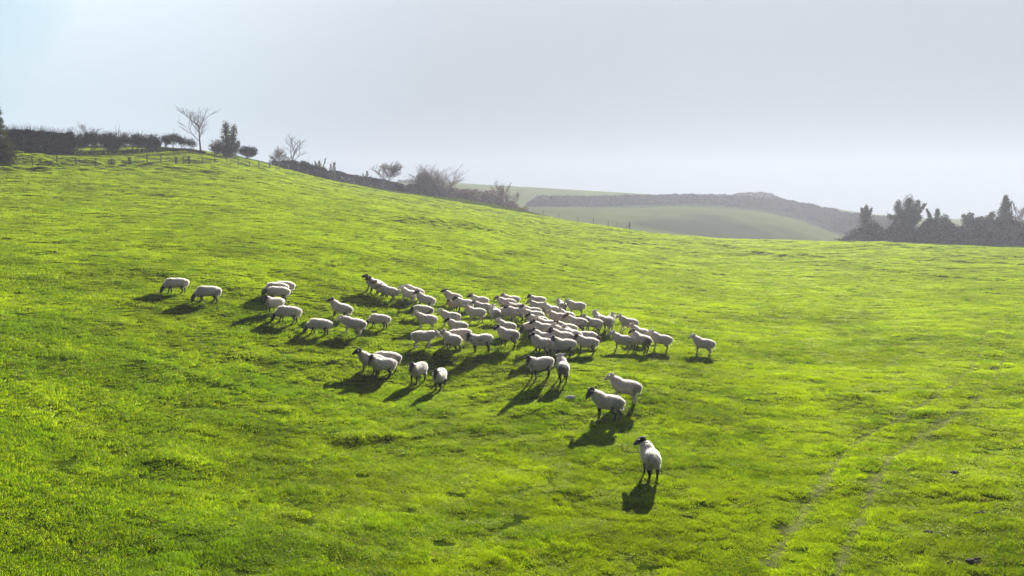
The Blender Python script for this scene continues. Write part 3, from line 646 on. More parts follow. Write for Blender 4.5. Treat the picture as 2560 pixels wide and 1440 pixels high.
keep = (rng.random(NG) > tr*.84) & (bare > -.62) & (rng.random(NG) < np.clip(1.0+gap*1.7, .38, 1))
low = np.clip(1.1+gap*.9, .5, 1)[keep]; x, y, r, tr, clump = x[keep], y[keep], r[keep], tr[keep], clump[keep]
z = np.concatenate([H(x[i:i+150000], y[i:i+150000]) for i in range(0, len(x), 150000)])
wd = (r/13)**.72*np.where(np.abs(np.arctan2(x, y)) > .68, 1.45, 1); hs = low*(.30+.85*clump)*(1-.6*tr)*np.clip((r/15)**.25, .9, 1.6)
sx = np.c_[wd, wd, hs].astype(np.float32)
n = len(x)
pk_ = rng.choice(6, n, p=[.22, .2, .2, .13, .2, .05])
shade_mix = .16+.34*np.clip((10-x-.35*y)/14, 0, 1)*np.clip((46-y)/24, 0, 1)+(.45*gnoise(x/2.6, y/1.9, 51)+.28*gnoise(x/9, y/7, 52))*np.clip(1.5-y/60, .35, 1)     # tufts darkened low on the left as painted shading; noise varies the rest
dry = (.012+.05*np.clip(gnoise(x/1.2, y/1.0, 53)-.25, 0, 1))
u_ = rng.random(n); pk_ = np.where(u_ < shade_mix, 6+rng.integers(0, 3, n), pk_); pk_ = np.where(rng.random(n) < dry, 9, pk_)
go = mesh_obj('grass', np.c_[x, y, z], np.zeros((0, 4), dtype=np.int32), None,
              attrs={'scl': ('FLOAT_VECTOR', sx), 'rz': ('FLOAT', (rng.random(n)*6.283).astype(np.float32)), 'pick': ('INT', pk_.astype(np.int32))})
tag(go, 'short green pasture grass, tufted and grazed', 'grass', kind='stuff')
ng = bpy.data.node_groups.new('scatter', 'GeometryNodeTree')
ng.interface.new_socket('Geometry', in_out='INPUT', socket_type='NodeSocketGeometry'); ng.interface.new_socket('Geometry', in_out='OUTPUT', socket_type='NodeSocketGeometry')
gi = N(ng, 'NodeGroupInput'); go_ = N(ng, 'NodeGroupOutput'); ip = N(ng, 'GeometryNodeInstanceOnPoints'); ci = N(ng, 'GeometryNodeCollectionInfo')
ci.inputs['Collection'].default_value = tcol; ci.inputs['Separate Children'].default_value = True; ci.inputs['Reset Children'].default_value = True
def nat(name, ty): a = N(ng, 'GeometryNodeInputNamedAttribute'); a.data_type = ty; a.inputs['Name'].default_value = name; return a.outputs['Attribute']
cx = N(ng, 'ShaderNodeCombineXYZ'); lk(ng, nat('rz', 'FLOAT'), cx.inputs['Z'])
lk(ng, gi.outputs[0], ip.inputs['Points']); lk(ng, ci.outputs[0], ip.inputs['Instance']); ip.inputs['Pick Instance'].default_value = True
lk(ng, nat('pick', 'INT'), ip.inputs['Instance Index']); lk(ng, cx.outputs[0], ip.inputs['Rotation']); lk(ng, nat('scl', 'FLOAT_VECTOR'), ip.inputs['Scale'])
lk(ng, ip.outputs[0], go_.inputs[0])
md = go.modifiers.new('scatter', 'NODES'); md.node_group = ng
# ---------------------------------------------------------------- woody plants
def bark_mat(name, col, col2, s=3.):
    m, nt = newmat(name); o = N(nt, 'ShaderNodeOutputMaterial'); b = N(nt, 'ShaderNodeBsdfPrincipled'); g = N(nt, 'ShaderNodeNewGeometry')
    n = N(nt, 'ShaderNodeTexNoise'); n.inputs['Scale'].default_value = s; n.inputs['Detail'].default_value = 5; lk(nt, g.outputs['Position'], n.inputs['Vector'])
    lk(nt, mixc(nt, n.outputs[0], col, col2), b.inputs['Base Color']); b.inputs['Roughness'].default_value = .85; b.inputs['Specular IOR Level'].default_value = .2
    lk(nt, b.outputs[0], o.inputs[0]); return m
M_BARK = bark_mat('bark', (.05, .04, .045), (.12, .10, .09)); M_TWIG = bark_mat('bare_twigs', (.030, .018, .024), (.065, .04, .042), 1.2)
M_PALE = bark_mat('pale_twigs', (.16, .12, .10), (.26, .20, .17), 1.2)
M_SCRUB = leaf_mat('scrub_leaf', (.050, .028, .048), (.06, .03, .05), .25, .5, 0, .5)
M_HLEAF = leaf_mat('hedge_leaf', (.014, .009, .012), (.05, .03, .02), .25, .5, 0, .8)
M_BROWN = leaf_mat('autumn_leaf', (.10, .062, .045), (.22, .12, .06), .4, .4, 0, .8)
M_IVY = leaf_mat('ivy_leaf', (.035, .040, .022), (.08, .09, .025), .3, .45, .04, .9)
M_EVER = leaf_mat('evergreen_leaf', (.030, .040, .030), (.05, .07, .03), .3, .45, .04, .9)
M_NEEDLE = leaf_mat('conifer_needle', (.022, .028, .012), (.07, .07, .015), .3, .5, .02, .8)
M_WOOD = bark_mat('weathered_post', (.05, .045, .04), (.12, .10, .09), 6.)
M_WIRE = bark_mat('fence_wire', (.12, .12, .12), (.16, .16, .16), 6.)

def sticks(P0, P1, R0, R1, k=3):
    P0, P1 = np.asarray(P0, float), np.asarray(P1, float); R0 = np.broadcast_to(np.asarray(R0, float), len(P0)); R1 = np.broadcast_to(np.asarray(R1, float), len(P0))
    t = P1-P0; L = np.linalg.norm(t, axis=1, keepdims=True)+1e-9; t = t/L
    a = np.where(np.abs(t[:, 2:3]) < .9, [[0, 0, 1.]], [[1., 0, 0]]); s = np.cross(t, a); s /= np.linalg.norm(s, axis=1, keepdims=True); u = np.cross(s, t)
    V = []
    for P, Rr in ((P0, R0), (P1, R1)):
        for i in range(k):
            an = 2*math.pi*i/k; V.append(P+(s*math.cos(an)+u*math.sin(an))*Rr[:, None])
    V = np.stack(V, 1); n = len(P0); base = (np.arange(n)*2*k)[:, None]
    Fc = np.concatenate([base+np.array([[i, (i+1) % k, k+(i+1) % k, k+i]]) for i in range(k)])
    return V.reshape(-1, 3), Fc
def quads(P, size, g, flat=0.):
    n = len(P); d = g.normal(size=(n, 3)); d /= np.linalg.norm(d, axis=1, keepdims=True); e_ = g.normal(size=(n, 3)); s = np.cross(d, e_); s /= np.linalg.norm(s, axis=1, keepdims=True)
    sz = (np.broadcast_to(size, n)*g.uniform(.6, 1.4, n))[:, None]; a = d*sz; b = s*sz*.6
    V = np.stack([P-a, P-b, P+a, P+b], 1); return V.reshape(-1, 3), (np.arange(n)*4)[:, None]+np.array([[0, 1, 2, 3]])
def join(*ms):
    V = []; Fc = []; o = 0
    for v, f in ms: V.append(v); Fc.append(f+o); o += len(v)
    return np.concatenate(V), np.concatenate(Fc)
def grow(g, base, h, spread, r0, forks=(.3, .9), levels=4, lean=0., bend=.25, up=.5, kids=4):
    """branching skeleton -> lists of (p0, p1, r0, r1, level)"""
    S_ = []
    def br(p, d, L, r, lv):
        n = 5 if lv < 2 else 3; pts = [p]
        for i in range(n):
            d = d+np.array([g.normal()*bend, g.normal()*bend, up*.18 if lv else 0.])*.5; d = d/np.linalg.norm(d)
            q = p+d*L/n; ra = r*(1-.62*i/n); rb = r*(1-.62*(i+1)/n); S_.append((p, q, ra, rb, lv)); p = q; pts.append(q)
        if lv < levels:
            kk = kids+2 if lv == 0 else kids
            for j in range(kk):
                t = forks[0]+(forks[1]-forks[0])*(j+g.random())/kk if lv == 0 else .25+.75*(j+g.random())/kk
                i = min(int(t*n), n-1); pp = pts[i]+(pts[i+1]-pts[i])*(t*n-i)
                az = g.random()*6.283; sp = spread*(.7+.5*g.random())
                dd = d*(1 if lv else .9)+np.array([math.cos(az)*sp, math.sin(az)*sp, up*.5*g.random()]); dd /= np.linalg.norm(dd)
                br(pp, dd, L*(.52+.2*g.random())*(1.0 if lv else 1.05-.35*t), r*(.50+.1*g.random())*(1-.3*t), lv+1)
    d0 = np.array([lean, 0, 1.]); d0 /= np.linalg.norm(d0); br(np.array(base, float), d0, h*.62, r0, 0); return S_
def fit(S_, base, H_, Wd=None):
    P = np.array([s[1] for s in S_]); zt = P[:, 2].max()-base[2]; k = H_/zt; b = np.array(base); kx = k
    if Wd: kx = Wd/(2*np.percentile(np.abs(np.array([s[1] for s in S_ if s[4] > 1])[:, 0]-b[0]), 90))
    sc = np.array([kx, kx, k])
    return [((s[0]-b)*sc+b, (s[1]-b)*sc+b, s[2], s[3], s[4]) for s in S_]
def arr(S_, sel):
    T = [s for s in S_ if sel(s[4])]
    return np.array([s[0] for s in T]), np.array([s[1] for s in T]), np.array([s[2] for s in T]), np.array([s[3] for s in T])
def ground(px, D): x, y = at(px, D); return x, y, gz(x, y)
def top(px, py, D):
    x, y = at(px, D); a, b, c = ray(px, py); return CAMZ+c/b*D-gz(x, y)
def bare_tree(name, px, D, ytop, wpx, seed, label, cat='tree', twig=M_BARK, leaf=None, nleaf=0, lsize=.09, rmin=.022, group='trees and shrubs along the hedge line', **kw):
    g = np.random.default_rng(seed); b = ground(px, D); h = top(px, ytop, D); w = wpx*D/F
    b0 = (0, 0, 0); S_ = fit(grow(g, b0, h, kw.pop('spread', .55), kw.pop('r0', h*.022), **kw), b0, h, w)
    root = empty(name, (b[0], b[1], b[2]-.12)); tag(root, label, cat, group)
    P0, P1, R0, R1 = arr(S_, lambda l: l <= 1); mesh_obj('trunk', *sticks(P0, P1, np.maximum(R0, .035), np.maximum(R1, .03), 6), M_BARK, root, True)
    P0, P1, R0, R1 = arr(S_, lambda l: l > 1); ms = [sticks(P0, P1, np.maximum(R0, rmin), np.maximum(R1, rmin*.7), 3)]
    mesh_obj('crown', *join(*ms), twig, root)
    if leaf and nleaf:
        T = P1[g.integers(0, len(P1), nleaf)]+g.normal(size=(nleaf, 3))*.12; mesh_obj('leaves', *quads(T, lsize, g), leaf, root)
    return root
def cloud(g, n, shape):
    """n points in a lumpy volume; shape(u) -> centre, radii"""
    p = g.normal(size=(n, 3)); p /= np.linalg.norm(p, axis=1, keepdims=True); p *= (g.random(n)**.42)[:, None]; return p
def bush(name, px, D, ytop, wpx, seed, label, clear=.3, dense=1.0, leaf=M_HLEAF, twig=M_TWIG, stems=4, wisps=0, cat='shrub', flat=.6, ybase=None, group='trees and shrubs along the hedge line', lsize=.085, depth=1.3, dome=.3):
    """crown of fine twigs and leaves on several stems; clear = share of the height that is bare stem"""
    g = np.random.default_rng(seed); bx, by, bz = ground(px, D); h = top(px, ytop, D); w = wpx*D/F/2
    root = empty(name, (bx, by, bz-.1)); tag(root, label, cat, group); c0 = h*clear; ch = h-c0
    # lumps
    nl = max(5, int(6+w*2.2)); L = []
    for i in range(nl):
        f = (i+.5)/nl*2-1; dm = 1-dome*f*f; L.append((f*w*.78, g.uniform(-depth*.4, depth*.4), c0+ch*g.uniform(.38, .70)*dm, w*.45*g.uniform(.7, 1.15)/max(1, w*.6)+.25, depth*.55, ch*g.uniform(.33, .5)*dm))
    L = np.array(L); n = int(2600*dense*max(w, .7)*max(ch, 1)/3); k = g.integers(0, nl, n); q = cloud(g, n, None)
    P = L[k, :3]+q*L[k, 3:]; P = P[P[:, 2] < h*(.90+.12*g.random(n))+gnoise(P[:, 0]*1.3, P[:, 1], seed)*h*.05]; n = len(P); P = P[P[:, 2] > c0*.8]; n = len(P)
    d = g.normal(size=(n, 3))+[0, 0, .6]; d /= np.linalg.norm(d, axis=1, keepdims=True); ln = g.uniform(.14, .42, n)[:, None]
    ms = [sticks(P-d*ln/2, P+d*ln/2, .013, .009)]
    S0 = []; S1 = []; Ra = []
    for i in range(stems):
        x0 = g.uniform(-.35, .35)*w; p = np.array([x0, g.uniform(-.2, .2), 0.]); t = L[g.integers(0, nl), :3]*[1, 1, 1.15]
        for j in range(6):
            f = (j+1)/6; q_ = np.array([x0, 0, 0])*(1-f)+t*f+g.normal(size=3)*[.13, .13, .04]; S0.append(p); S1.append(q_); Ra.append(.075*(1-.6*f)); p = q_
            if j > 1:
                for _ in range(5): e_ = q_+g.normal(size=3)*[w*.3, .35, ch*.22]+[0, 0, ch*.15]; S0.append(q_); S1.append(e_); Ra.append(.024)
    mesh_obj('stems', *sticks(S0, S1, Ra, np.array(Ra)*.75, 5), M_BARK, root)
    if wisps:
        m_ = wisps; a = np.c_[g.uniform(-w, w, m_), g.uniform(-.5, .5, m_), np.full(m_, h*.86)]; b = a+np.c_[g.normal(size=m_)*.18, g.normal(size=m_)*.18, g.uniform(.2, .75, m_)*h*.3]; ms.append(sticks(a, b, .012, .006))
    mesh_obj('twigs', *join(*ms), twig, root)
    nlf = int(n*1.1); Q = P[g.integers(0, n, nlf)]+g.normal(size=(nlf, 3))*.07; mesh_obj('foliage', *quads(Q, lsize, g), leaf, root)
    return root
def hedge(name, pts, seed, label, lsize=.16, per=900, leaf=M_HLEAF, twig=M_TWIG, wisps=0, depth=1.6, cat='hedge', group=None, lump=.2, core=True):
    """pts: (px, D, height m); a continuous belt following the ground, its top uneven"""
    g = np.random.default_rng(seed); A = np.array([(*at(p[0], p[1]), p[2]) for p in pts]); seg = np.linalg.norm(np.diff(A[:, :2], axis=0), axis=1); s = np.r_[0, np.cumsum(seg)]
    n = int(s[-1]*per*np.mean(A[:, 2])/3); t = g.random(n)*s[-1]; x = np.interp(t, s, A[:, 0]); y = np.interp(t, s, A[:, 1]); hh = np.interp(t, s, A[:, 2])
    hh = hh*(1+gnoise(t/3.1, t*0, seed)*lump+gnoise(t/.9, t*0, seed+1)*lump*.5); v = g.random(n)**.8
    x0, y0 = x[0], y[0]; off = g.normal(size=n)*depth*.33*(1.05-.45*v); wob = gnoise(t/2.2, v*2, seed+2)*.4*depth*.5
    dx, dy = np.gradient(np.interp(np.linspace(0, s[-1], 50), s, A[:, 0])), np.gradient(np.interp(np.linspace(0, s[-1], 50), s, A[:, 1])); i = np.clip((t/s[-1]*49).astype(int), 0, 49); l = np.hypot(dx, dy)
    x = x-dy[i]/l[i]*(off+wob); y = y+dx[i]/l[i]*(off+wob); z = H(x, y)+v*hh
    c = (float(A[:, 0].mean()), float(A[:, 1].mean())); rz_ = gz(*c); root = empty(name, (*c, rz_)); tag(root, label, cat, group)
    P = np.c_[x-c[0], y-c[1], z-rz_]
    mesh_obj('foliage', *quads(P, lsize, g), leaf, root)
    m_ = n//2; Q = P[:m_]; d = g.normal(size=(m_, 3))+[0, 0, .8]; d /= np.linalg.norm(d, axis=1, keepdims=True); L = g.uniform(1., 2.6, m_)[:, None]*lsize
    ms = [sticks(Q, Q+d*L, lsize*.12, lsize*.07)]
    if wisps:
        j = np.where(v > .88)[0][:wisps]; a = P[j]; b = a+np.c_[g.normal(size=len(j))*.12, g.normal(size=len(j))*.12, g.uniform(.25, 1.0, len(j))]; ms.append(sticks(a, b, .011, .006))
    mesh_obj('twigs', *join(*ms), twig, root)
    return root
def ivy_tree(name, px, D, ytop, wpx, seed, label, limbs, leaf=M_IVY, group='ivy-clad trees above the scrub belt', fat=.55, lsize=.14, n=2600, cat='tree'):
    """limbs: polylines in (px offset, py) of the silhouette with thickness; trunk and limbs wrapped in ivy"""
    g = np.random.default_rng(seed); bx, by, bz = ground(px, D); root = empty(name, (bx, by, bz-.2)); tag(root, label, cat, group); S0 = []; S1 = []; Ra = []; P = []
    for k, (pl, ra, rb) in enumerate(limbs):
        yo = g.uniform(-.7, .7) if k else 0; q = []
        for (dx_, py) in pl:
            X = dx_*D/F; Z = top(px, py, D) if py else 0.; q.append(np.array([X, yo*min(1, len(q)), Z]))
        for a, b, f in zip(q[:-1], q[1:], np.arange(len(q)-1)/(len(q)-1)):
            m_ = 4
            for j in range(m_):
                u, v = a+(b-a)*j/m_, a+(b-a)*(j+1)/m_; fr = f+(j/m_)/(len(q)-1); th_ = (ra*(1-fr)+rb*fr)*D/F
                S0.append(u); S1.append(v); Ra.append(max(.03, th_*.28)); L = np.linalg.norm(v-u); nn = max(25, int(n*L*th_/6))
                c = u+(v-u)*g.random(nn)[:, None]; w_ = g.normal(size=(nn, 3)); w_ /= np.linalg.norm(w_, axis=1, keepdims=True); lumpy = .75+.5*abs(math.sin(k*2+j*1.7+f*9)); P.append(c+w_*th_*lumpy*(g.random(nn)**.35)[:, None])
                if g.random() < .5: e_ = v+g.normal(size=3)*[.5, .5, .3]+[0, 0, .35]; S0.append(v); S1.append(e_); Ra.append(.03)
    mesh_obj('trunk', *sticks(S0, S1, Ra, np.array(Ra)*.8, 6), M_BARK, root)
    mesh_obj('ivy', *quads(np.concatenate(P), lsize, g), leaf, root); return root

# hedge on the bank, left
def HD(px): return float(np.interp(px, [0, 300, 500], [104.5, 116, 128]))
hedge('hedge', [(24, HD(24), top(24, 330, HD(24))), (80, HD(80), top(80, 328, HD(80))), (140, HD(140), top(140, 329, HD(140))), (192, HD(192), top(192, 332, HD(192)))], 3,
      'dense dark leafless hedge with ragged shoots on top, beside the conifer', lsize=.125, per=1600, wisps=700, lump=.10, depth=2.0)
hb = [(206, 46, .22, 'hedge shrub right at the end of the dense hedge, thin pale shoots rising above it', 1.1, 331), (240, 34, .26, 'second stemmed hedge shrub after the dense hedge', 1.1, 329),
      (268, 34, .34, 'airy hedge shrub with a green gap under it, left of the solid dark column', .75, 328), (290, 34, .04, 'solid dark hedge shrub reaching the ground like a column', 1.6, 327),
      (319, 30, .36, 'hedge shrub on thin stems right of the dark column', .8, 327), (340, 24, .34, 'narrow hedge shrub in the middle of the row, gap on its left', .8, 332),
      (362, 38, .14, 'broad spreading hedge shrub with arching branches', 1.0, 332), (394, 34, .04, 'dense low hedge shrub before the first wide gap', 1.3, 333),
      (424, 30, .38, 'hedge shrub just right of the first wide gap', .8, 333), (446, 30, .40, 'hedge shrub with bushy top, third from the right end', .8, 332),
      (464, 26, .42, 'slim hedge shrub, second from the right end', .7, 340), (484, 20, .40, 'smallest hedge shrub at the right end of the row, near the tall bare tree', .7, 345)]
for i, (px, w, cl, lab, de, yt) in enumerate(hb):
    bush('hedge_shrub', px, HD(px), yt, w, 60+i, lab, clear=cl, dense=de*.62, wisps=40, group='stemmed shrubs of the clipped hedge', stems=3)
hedge('undergrowth', [(60, HD(60)-1.6, .9), (200, HD(200)-1.6, .75), (320, HD(320)-1.6, .6), (430, HD(430)-1.5, .55), (520, HD(500)-1.2, .45)], 5, 'low dark undergrowth along the foot of the hedge row', lsize=.09, per=900, depth=1.6, cat='undergrowth', lump=.3)
bare_tree('bare_tree', 210, HD(210)+1.5, 303, 56, 12, 'thin pale bare tree rising above the top of the hedge', twig=M_PALE, forks=(.55, .95), r0=.07, rmin=.010, leaf=M_BROWN, nleaf=150, lsize=.05)
bare_tree('bare_tree', 509, 128, 262, 66, 29, 'tall bare tree standing alone on the skyline right of the hedge', r0=.16, spread=.62, forks=(.36, .98), up=.30, rmin=.022, kids=5, levels=3, bend=.16)
ivy_tree('evergreen_tree', 577, 131, 302, 50, 4, 'dense dark evergreen tree with two tops on the skyline',
         [([(0, 0), (-2, 375), (-4, 330), (-5, 303)], 24, 5), ([(4, 378), (14, 345), (17, 312)], 17, 5), ([(0, 380), (-18, 368), (-20, 352)], 13, 5), ([(2, 382), (20, 365), (24, 350)], 11, 5)], leaf=M_EVER, group='trees and shrubs along the hedge line', n=2600, lsize=.11)
bush('bare_shrub', 549, 130, 347, 30, 90, 'open bare shrub leaning against the dark evergreen', clear=.1, dense=.5, twig=M_PALE, wisps=50, leaf=M_BROWN)
bush('bare_shrub', 626, 139, 362, 40, 91, 'small wind-shaped shrub on the skyline right of the dark evergreen', clear=.22, dense=1.0, wisps=30)
bare_tree('bare_tree', 737, 153, 326, 54, 31, 'crooked bare tree above the dark bushes at the corner of the fence', r0=.15, spread=.8, forks=(.35, .98), up=.36, rmin=.026, kids=4, levels=3, bend=.35)
bare_tree('bare_shrub', 708, 152, 362, 50, 35, 'many-stemmed pale shrub leaning left of the crooked bare tree', cat='shrub', r0=.07, spread=.6, forks=(.05, .5), twig=M_PALE, rmin=.018, lean=-.25, kids=5)
bush('bramble_bush', 728, 151, 398, 44, 92, 'dark bush at the foot of the crooked bare tree', clear=0, dense=1.6, depth=2, lsize=.12)
bush('bramble_bush', 766, 155, 402, 46, 93, 'rounded reddish-brown bush right of the crooked bare tree', clear=.05, dense=1.2, depth=2, lsize=.12)
bush('bramble_bush', 800, 160, 411, 34, 94, 'brown bush at the foot of the first ivy stump', clear=.05, dense=1.2, depth=2, lsize=.12)
G3 = 'ivy-clad stumps in the hedge'
ivy_tree('ivy_stump', 803, 160, 396, 12, 5, 'tallest ivy-covered stump with several thin spikes, in the hedge', [([(0, 0), (0, 425), (0, 400)], 10, 2), ([(-4, 435), (-9, 402)], 4, 1), ([(4, 435), (14, 392)], 3, 1)], group=G3, n=1500)
ivy_tree('ivy_stump', 835, 164, 402, 12, 6, 'pair of ivy-covered upright stumps right of the taller one', [([(0, 0), (-2, 440), (-5, 408)], 8, 2), ([(3, 445), (6, 404)], 6, 2)], group=G3, n=1500)
ivy_tree('ivy_stump', 919, 172, 425, 12, 7, 'short forked ivy stump left of the round leafy tree', [([(0, 0), (-1, 455), (2, 425)], 8, 2), ([(-3, 460), (-9, 432)], 4, 1), ([(3, 460), (10, 440)], 4, 2)], group=G3, n=1500)
hedge('hedge', [(690, 148, .8), (740, 153, 1.0), (800, 162, 1.7), (850, 168, 2.2), (900, 172, 2.3), (960, 176, 2.4), (1010, 179, 2.2)], 8, 'low brown hedge running down the hill behind the wire fence', lsize=.15, per=700, depth=2.2, lump=.12, wisps=60)
bare_tree('small_tree', 965, 178, 399, 66, 44, 'small round tree with a few brown leaves left, on the hedge line', r0=.13, spread=.95, forks=(.3, .98), rmin=.024, kids=5, leaf=M_BROWN, nleaf=900, lsize=.13, up=.6)
bare_tree('willow_thicket', 1104, 186, 403, 104, 99, 'large fan-shaped pale thicket, widest of the leafless bushes', cat='shrub', twig=M_PALE, leaf=M_BROWN, nleaf=2600, lsize=.10, r0=.09, spread=.7, forks=(.0, .30), levels=3, kids=10, up=.42, bend=.2, rmin=.024)
bush('bare_shrub', 1062, 186, 417, 44, 97, 'thinner leafy shrub on the left side of the large thicket', clear=.1, dense=.35, twig=M_PALE, leaf=M_BROWN, stems=7, wisps=40, depth=3)
hedge('scrub', [(985, 181, 1.6), (1060, 186, 3.0), (1160, 192, 4.8), (1240, 198, 6.4), (1310, 200, 5.8), (1345, 200, 3.2)], 9, 'brown scrub filling the hollow behind the hill edge', lsize=.24, per=260, depth=4, cat='scrub', twig=M_PALE, leaf=M_BROWN, lump=.3)
bare_tree('small_tree', 1280, 205, 447, 76, 47, 'tree in the hollow with its sparse top just above the far skyline', r0=.15, spread=.7, forks=(.3, .95), rmin=.035, leaf=M_BROWN, nleaf=700, lsize=.16, up=.7, twig=M_TWIG)
# far hedges
hedge('far_hedge', [(1322, 350, 1.5), (1345, 353, 4.6), (1430, 360, 4.6), (1560, 366, 4.4), (1700, 372, 4.0), (1800, 374, 4.2), (1900, 378, 5.2), (1990, 380, 6.0), (2070, 360, 8), (2150, 330, 10), (2230, 305, 10)], 14, 'long thick hedge across the far hill above the pale green field', lsize=.36, per=200, depth=5, lump=.10, leaf=M_SCRUB)
hedge('far_copse', [(1828, 438, 1.4), (1850, 438, 2.6), (1890, 438, 3.6), (1925, 438, 3.4), (1956, 438, .8)], 15, 'wind-clipped copse on top of the far hill', lsize=.5, per=70, depth=6, cat='copse', lump=.12)
FT = ['leftmost tiny tree of the far skyline row', 'second tiny tree from the left in the far skyline row', 'third tiny tree from the left in the far skyline row', 'middle tiny tree of the far skyline row', 'third tiny tree from the right in the far skyline row', 'second tiny tree from the right in the far skyline row', 'rightmost tiny tree of the row, nearest the far copse']
for i, px in enumerate((1752, 1762, 1775, 1786, 1797, 1808, 1819)):
    bush('far_tree', px, 446, 486-(i % 3), 9, 200+i, FT[i], clear=.3, dense=.3, stems=2, group='tiny trees in a row on the far skyline', lsize=.35, cat='tree')
hedge('far_hedge', [(996, 440, 1.6), (1030, 441, 1.7), (1062, 442, 1.4)], 16, 'thin distant hedge on the skyline left of the large thicket', lsize=.4, per=60, depth=2, lump=.35)
# right-hand belt
hedge('scrub_belt', [(2110, 176, 2.0), (2135, 172, 4.8), (2180, 170, 6.4), (2215, 169, 5.6), (2250, 168, 7.0), (2300, 167, 6.2), (2340, 167, 7.4), (2400, 166, 5.9), (2440, 166, 6.9), (2480, 165, 7.4), (2530, 165, 6.2), (2560, 165, 6.8), (2660, 165, 7.0)], 17, 'dark belt of scrub along the right edge of the field', lsize=.20, per=560, depth=6, cat='scrub', lump=.3, twig=M_PALE, leaf=M_SCRUB)
I = ivy_tree
I('ivy_tree', 2160, 170, 512, 30, 21, 'short ivy tree with spiky crown at the left end of the scrub belt', [([(0, 0), (0, 555), (0, 525), (2, 512)], 20, 2), ([(-3, 545), (-14, 518)], 7, 2), ([(3, 545), (15, 518)], 7, 2)])
I('ivy_tree', 2264, 168, 489, 90, 22, 'largest ivy-clad tree with side limbs reaching out, above the scrub belt',
  [([(0, 0), (0, 560), (2, 515), (3, 494)], 26, 9), ([(-6, 545), (-24, 520), (-20, 502)], 12, 6), ([(-10, 550), (-44, 540), (-48, 536)], 9, 4), ([(8, 540), (22, 510), (26, 500)], 10, 4), ([(10, 550), (30, 528), (48, 508)], 11, 3), ([(14, 552), (36, 540)], 11, 5)])
I('ivy_tree', 2322, 167, 521, 14, 23, 'thin leaning ivy spike right of the largest ivy tree', [([(0, 0), (0, 560), (-1, 540), (-10, 520)], 11, 2)])
I('ivy_tree', 2338, 167, 521, 14, 24, 'narrow upright ivy tree next to a domed one, right of the leaning spike', [([(0, 0), (0, 555), (1, 522)], 13, 5)])
I('ivy_tree', 2357, 167, 528, 30, 25, 'domed ivy tree close to the narrow upright one', [([(0, 0), (0, 560), (0, 540)], 17, 11)])
I('ivy_tree', 2416, 166, 528, 30, 26, 'knobbly ivy-covered tree with a hole in its crown, midway along the right belt', [([(0, 0), (-2, 560), (-12, 536)], 13, 6), ([(4, 552), (14, 532)], 8, 3), ([(-4, 540), (2, 530)], 4, 3)])
I('ivy_tree', 2452, 166, 532, 40, 27, 'low wide ivy tree between the knobbly one and the tall steeple-shaped one', [([(0, 0), (0, 560), (-6, 542)], 17, 6), ([(2, 555), (22, 538), (24, 530)], 11, 5)])
I('ivy_tree', 2507, 165, 487, 44, 28, 'tall steeple-shaped ivy tree near the right edge of the view', [([(0, 0), (0, 570), (0, 530), (2, 505), (0, 487)], 26, 3), ([(0, 520), (-9, 500)], 5, 1), ([(0, 520), (14, 502)], 5, 1), ([(0, 560), (-16, 545)], 15, 7)], n=3400)
bare_tree('small_tree', 2556, 166, 495, 60, 58, 'thin half-bare tree cut by the right edge of the view', r0=.12, spread=.8, rmin=.03, leaf=M_BROWN, nleaf=500, lsize=.12)

# conifer at the left edge
def conifer(px, D, ytop, wpx, seed, label):
    g = np.random.default_rng(seed); bx, by, bz = ground(px, D); h = top(px, ytop, D); w = wpx*D/F/2; root = empty('conifer', (bx, by, bz-.1)); tag(root, label, 'tree')
    mesh_obj('trunk', *sticks([(0, 0, 0), (0, 0, h*.5)], [(0, 0, h*.5), (0, 0, h*.98)], [.22, .12], [.12, .03], 9), M_BARK, root)
    S0 = []; S1 = []; P = []; zz = .25
    while zz < h*.985:
        f = 1-zz/h; Rr = w*(f**.8)*g.uniform(.8, 1.12)+.08; nb = int(7+9*f)
        for j in range(nb):
            a = g.random()*6.283; rr = Rr*g.uniform(.72, 1.1); dz = -rr*.12+rr*.1*g.normal(); e_ = np.array([math.cos(a)*rr, math.sin(a)*rr, zz+dz]); s_ = np.array([0, 0, zz+.1]); S0.append(s_); S1.append(e_)
            m_ = int(16+70*rr); t = g.random(m_)**.6; c = s_+(e_-s_)*t[:, None]; c += g.normal(size=(m_, 3))*np.c_[.10+.16*(1-t), .10+.16*(1-t), .07+.05*t]*[1, 1, 1]; c[:, 2] -= .10*t*t*rr; P.append(c)
        zz += .16+.10*f
    mesh_obj('branches', *sticks(S0, S1, .022, .010), M_BARK, root); mesh_obj('crown', *quads(np.concatenate(P), .075, g), M_NEEDLE, root); return root
conifer(-5, 87, 226, 104, 71, 'tall dark conifer cut by the left edge of the view, beside the hedge')

# ---------------------------------------------------------------- fences
def fence(name, posts, label, wires=(.25, .5, .75, .98, 1.1)):
    """posts: px, D, height, radius, brace direction"""
    G = [(*ground(p[0], p[1]),) for p in posts]; c = G[len(G)//2]; root = empty(name, c); tag(root, label, 'fence', None); Wp0 = []; Wp1 = []
    for (px, D, hh, rr, brc), q in zip(posts, G):
        q = np.array(q)-c; ln = np.array([random.gauss(0, .02), random.gauss(0, .02), 0])
        v, f = sticks([q+[0, 0, -.25], q+ln+[0, 0, hh]], [q+ln+[0, 0, hh], q+ln+[0, 0, hh+.02]], [rr, rr], [rr*.95, rr*.2], 8); mesh_obj('post', v, f, M_WOOD, root)
        if brc: v, f = sticks([q+[brc, 0, 0]], [q+[0, 0, hh*.72]], [rr*.6], [rr*.55], 6); mesh_obj('brace', v, f, M_WOOD, root)
    for a, b in zip(G[:-1], G[1:]):
        a = np.array(a)-c; b = np.array(b)-c
        for k in wires: Wp0.append(a+[0, 0, k]); Wp1.append(b+[0, 0, k])
    mesh_obj('wire', *sticks(Wp0, Wp1, .008, .008), M_WIRE, root); return root
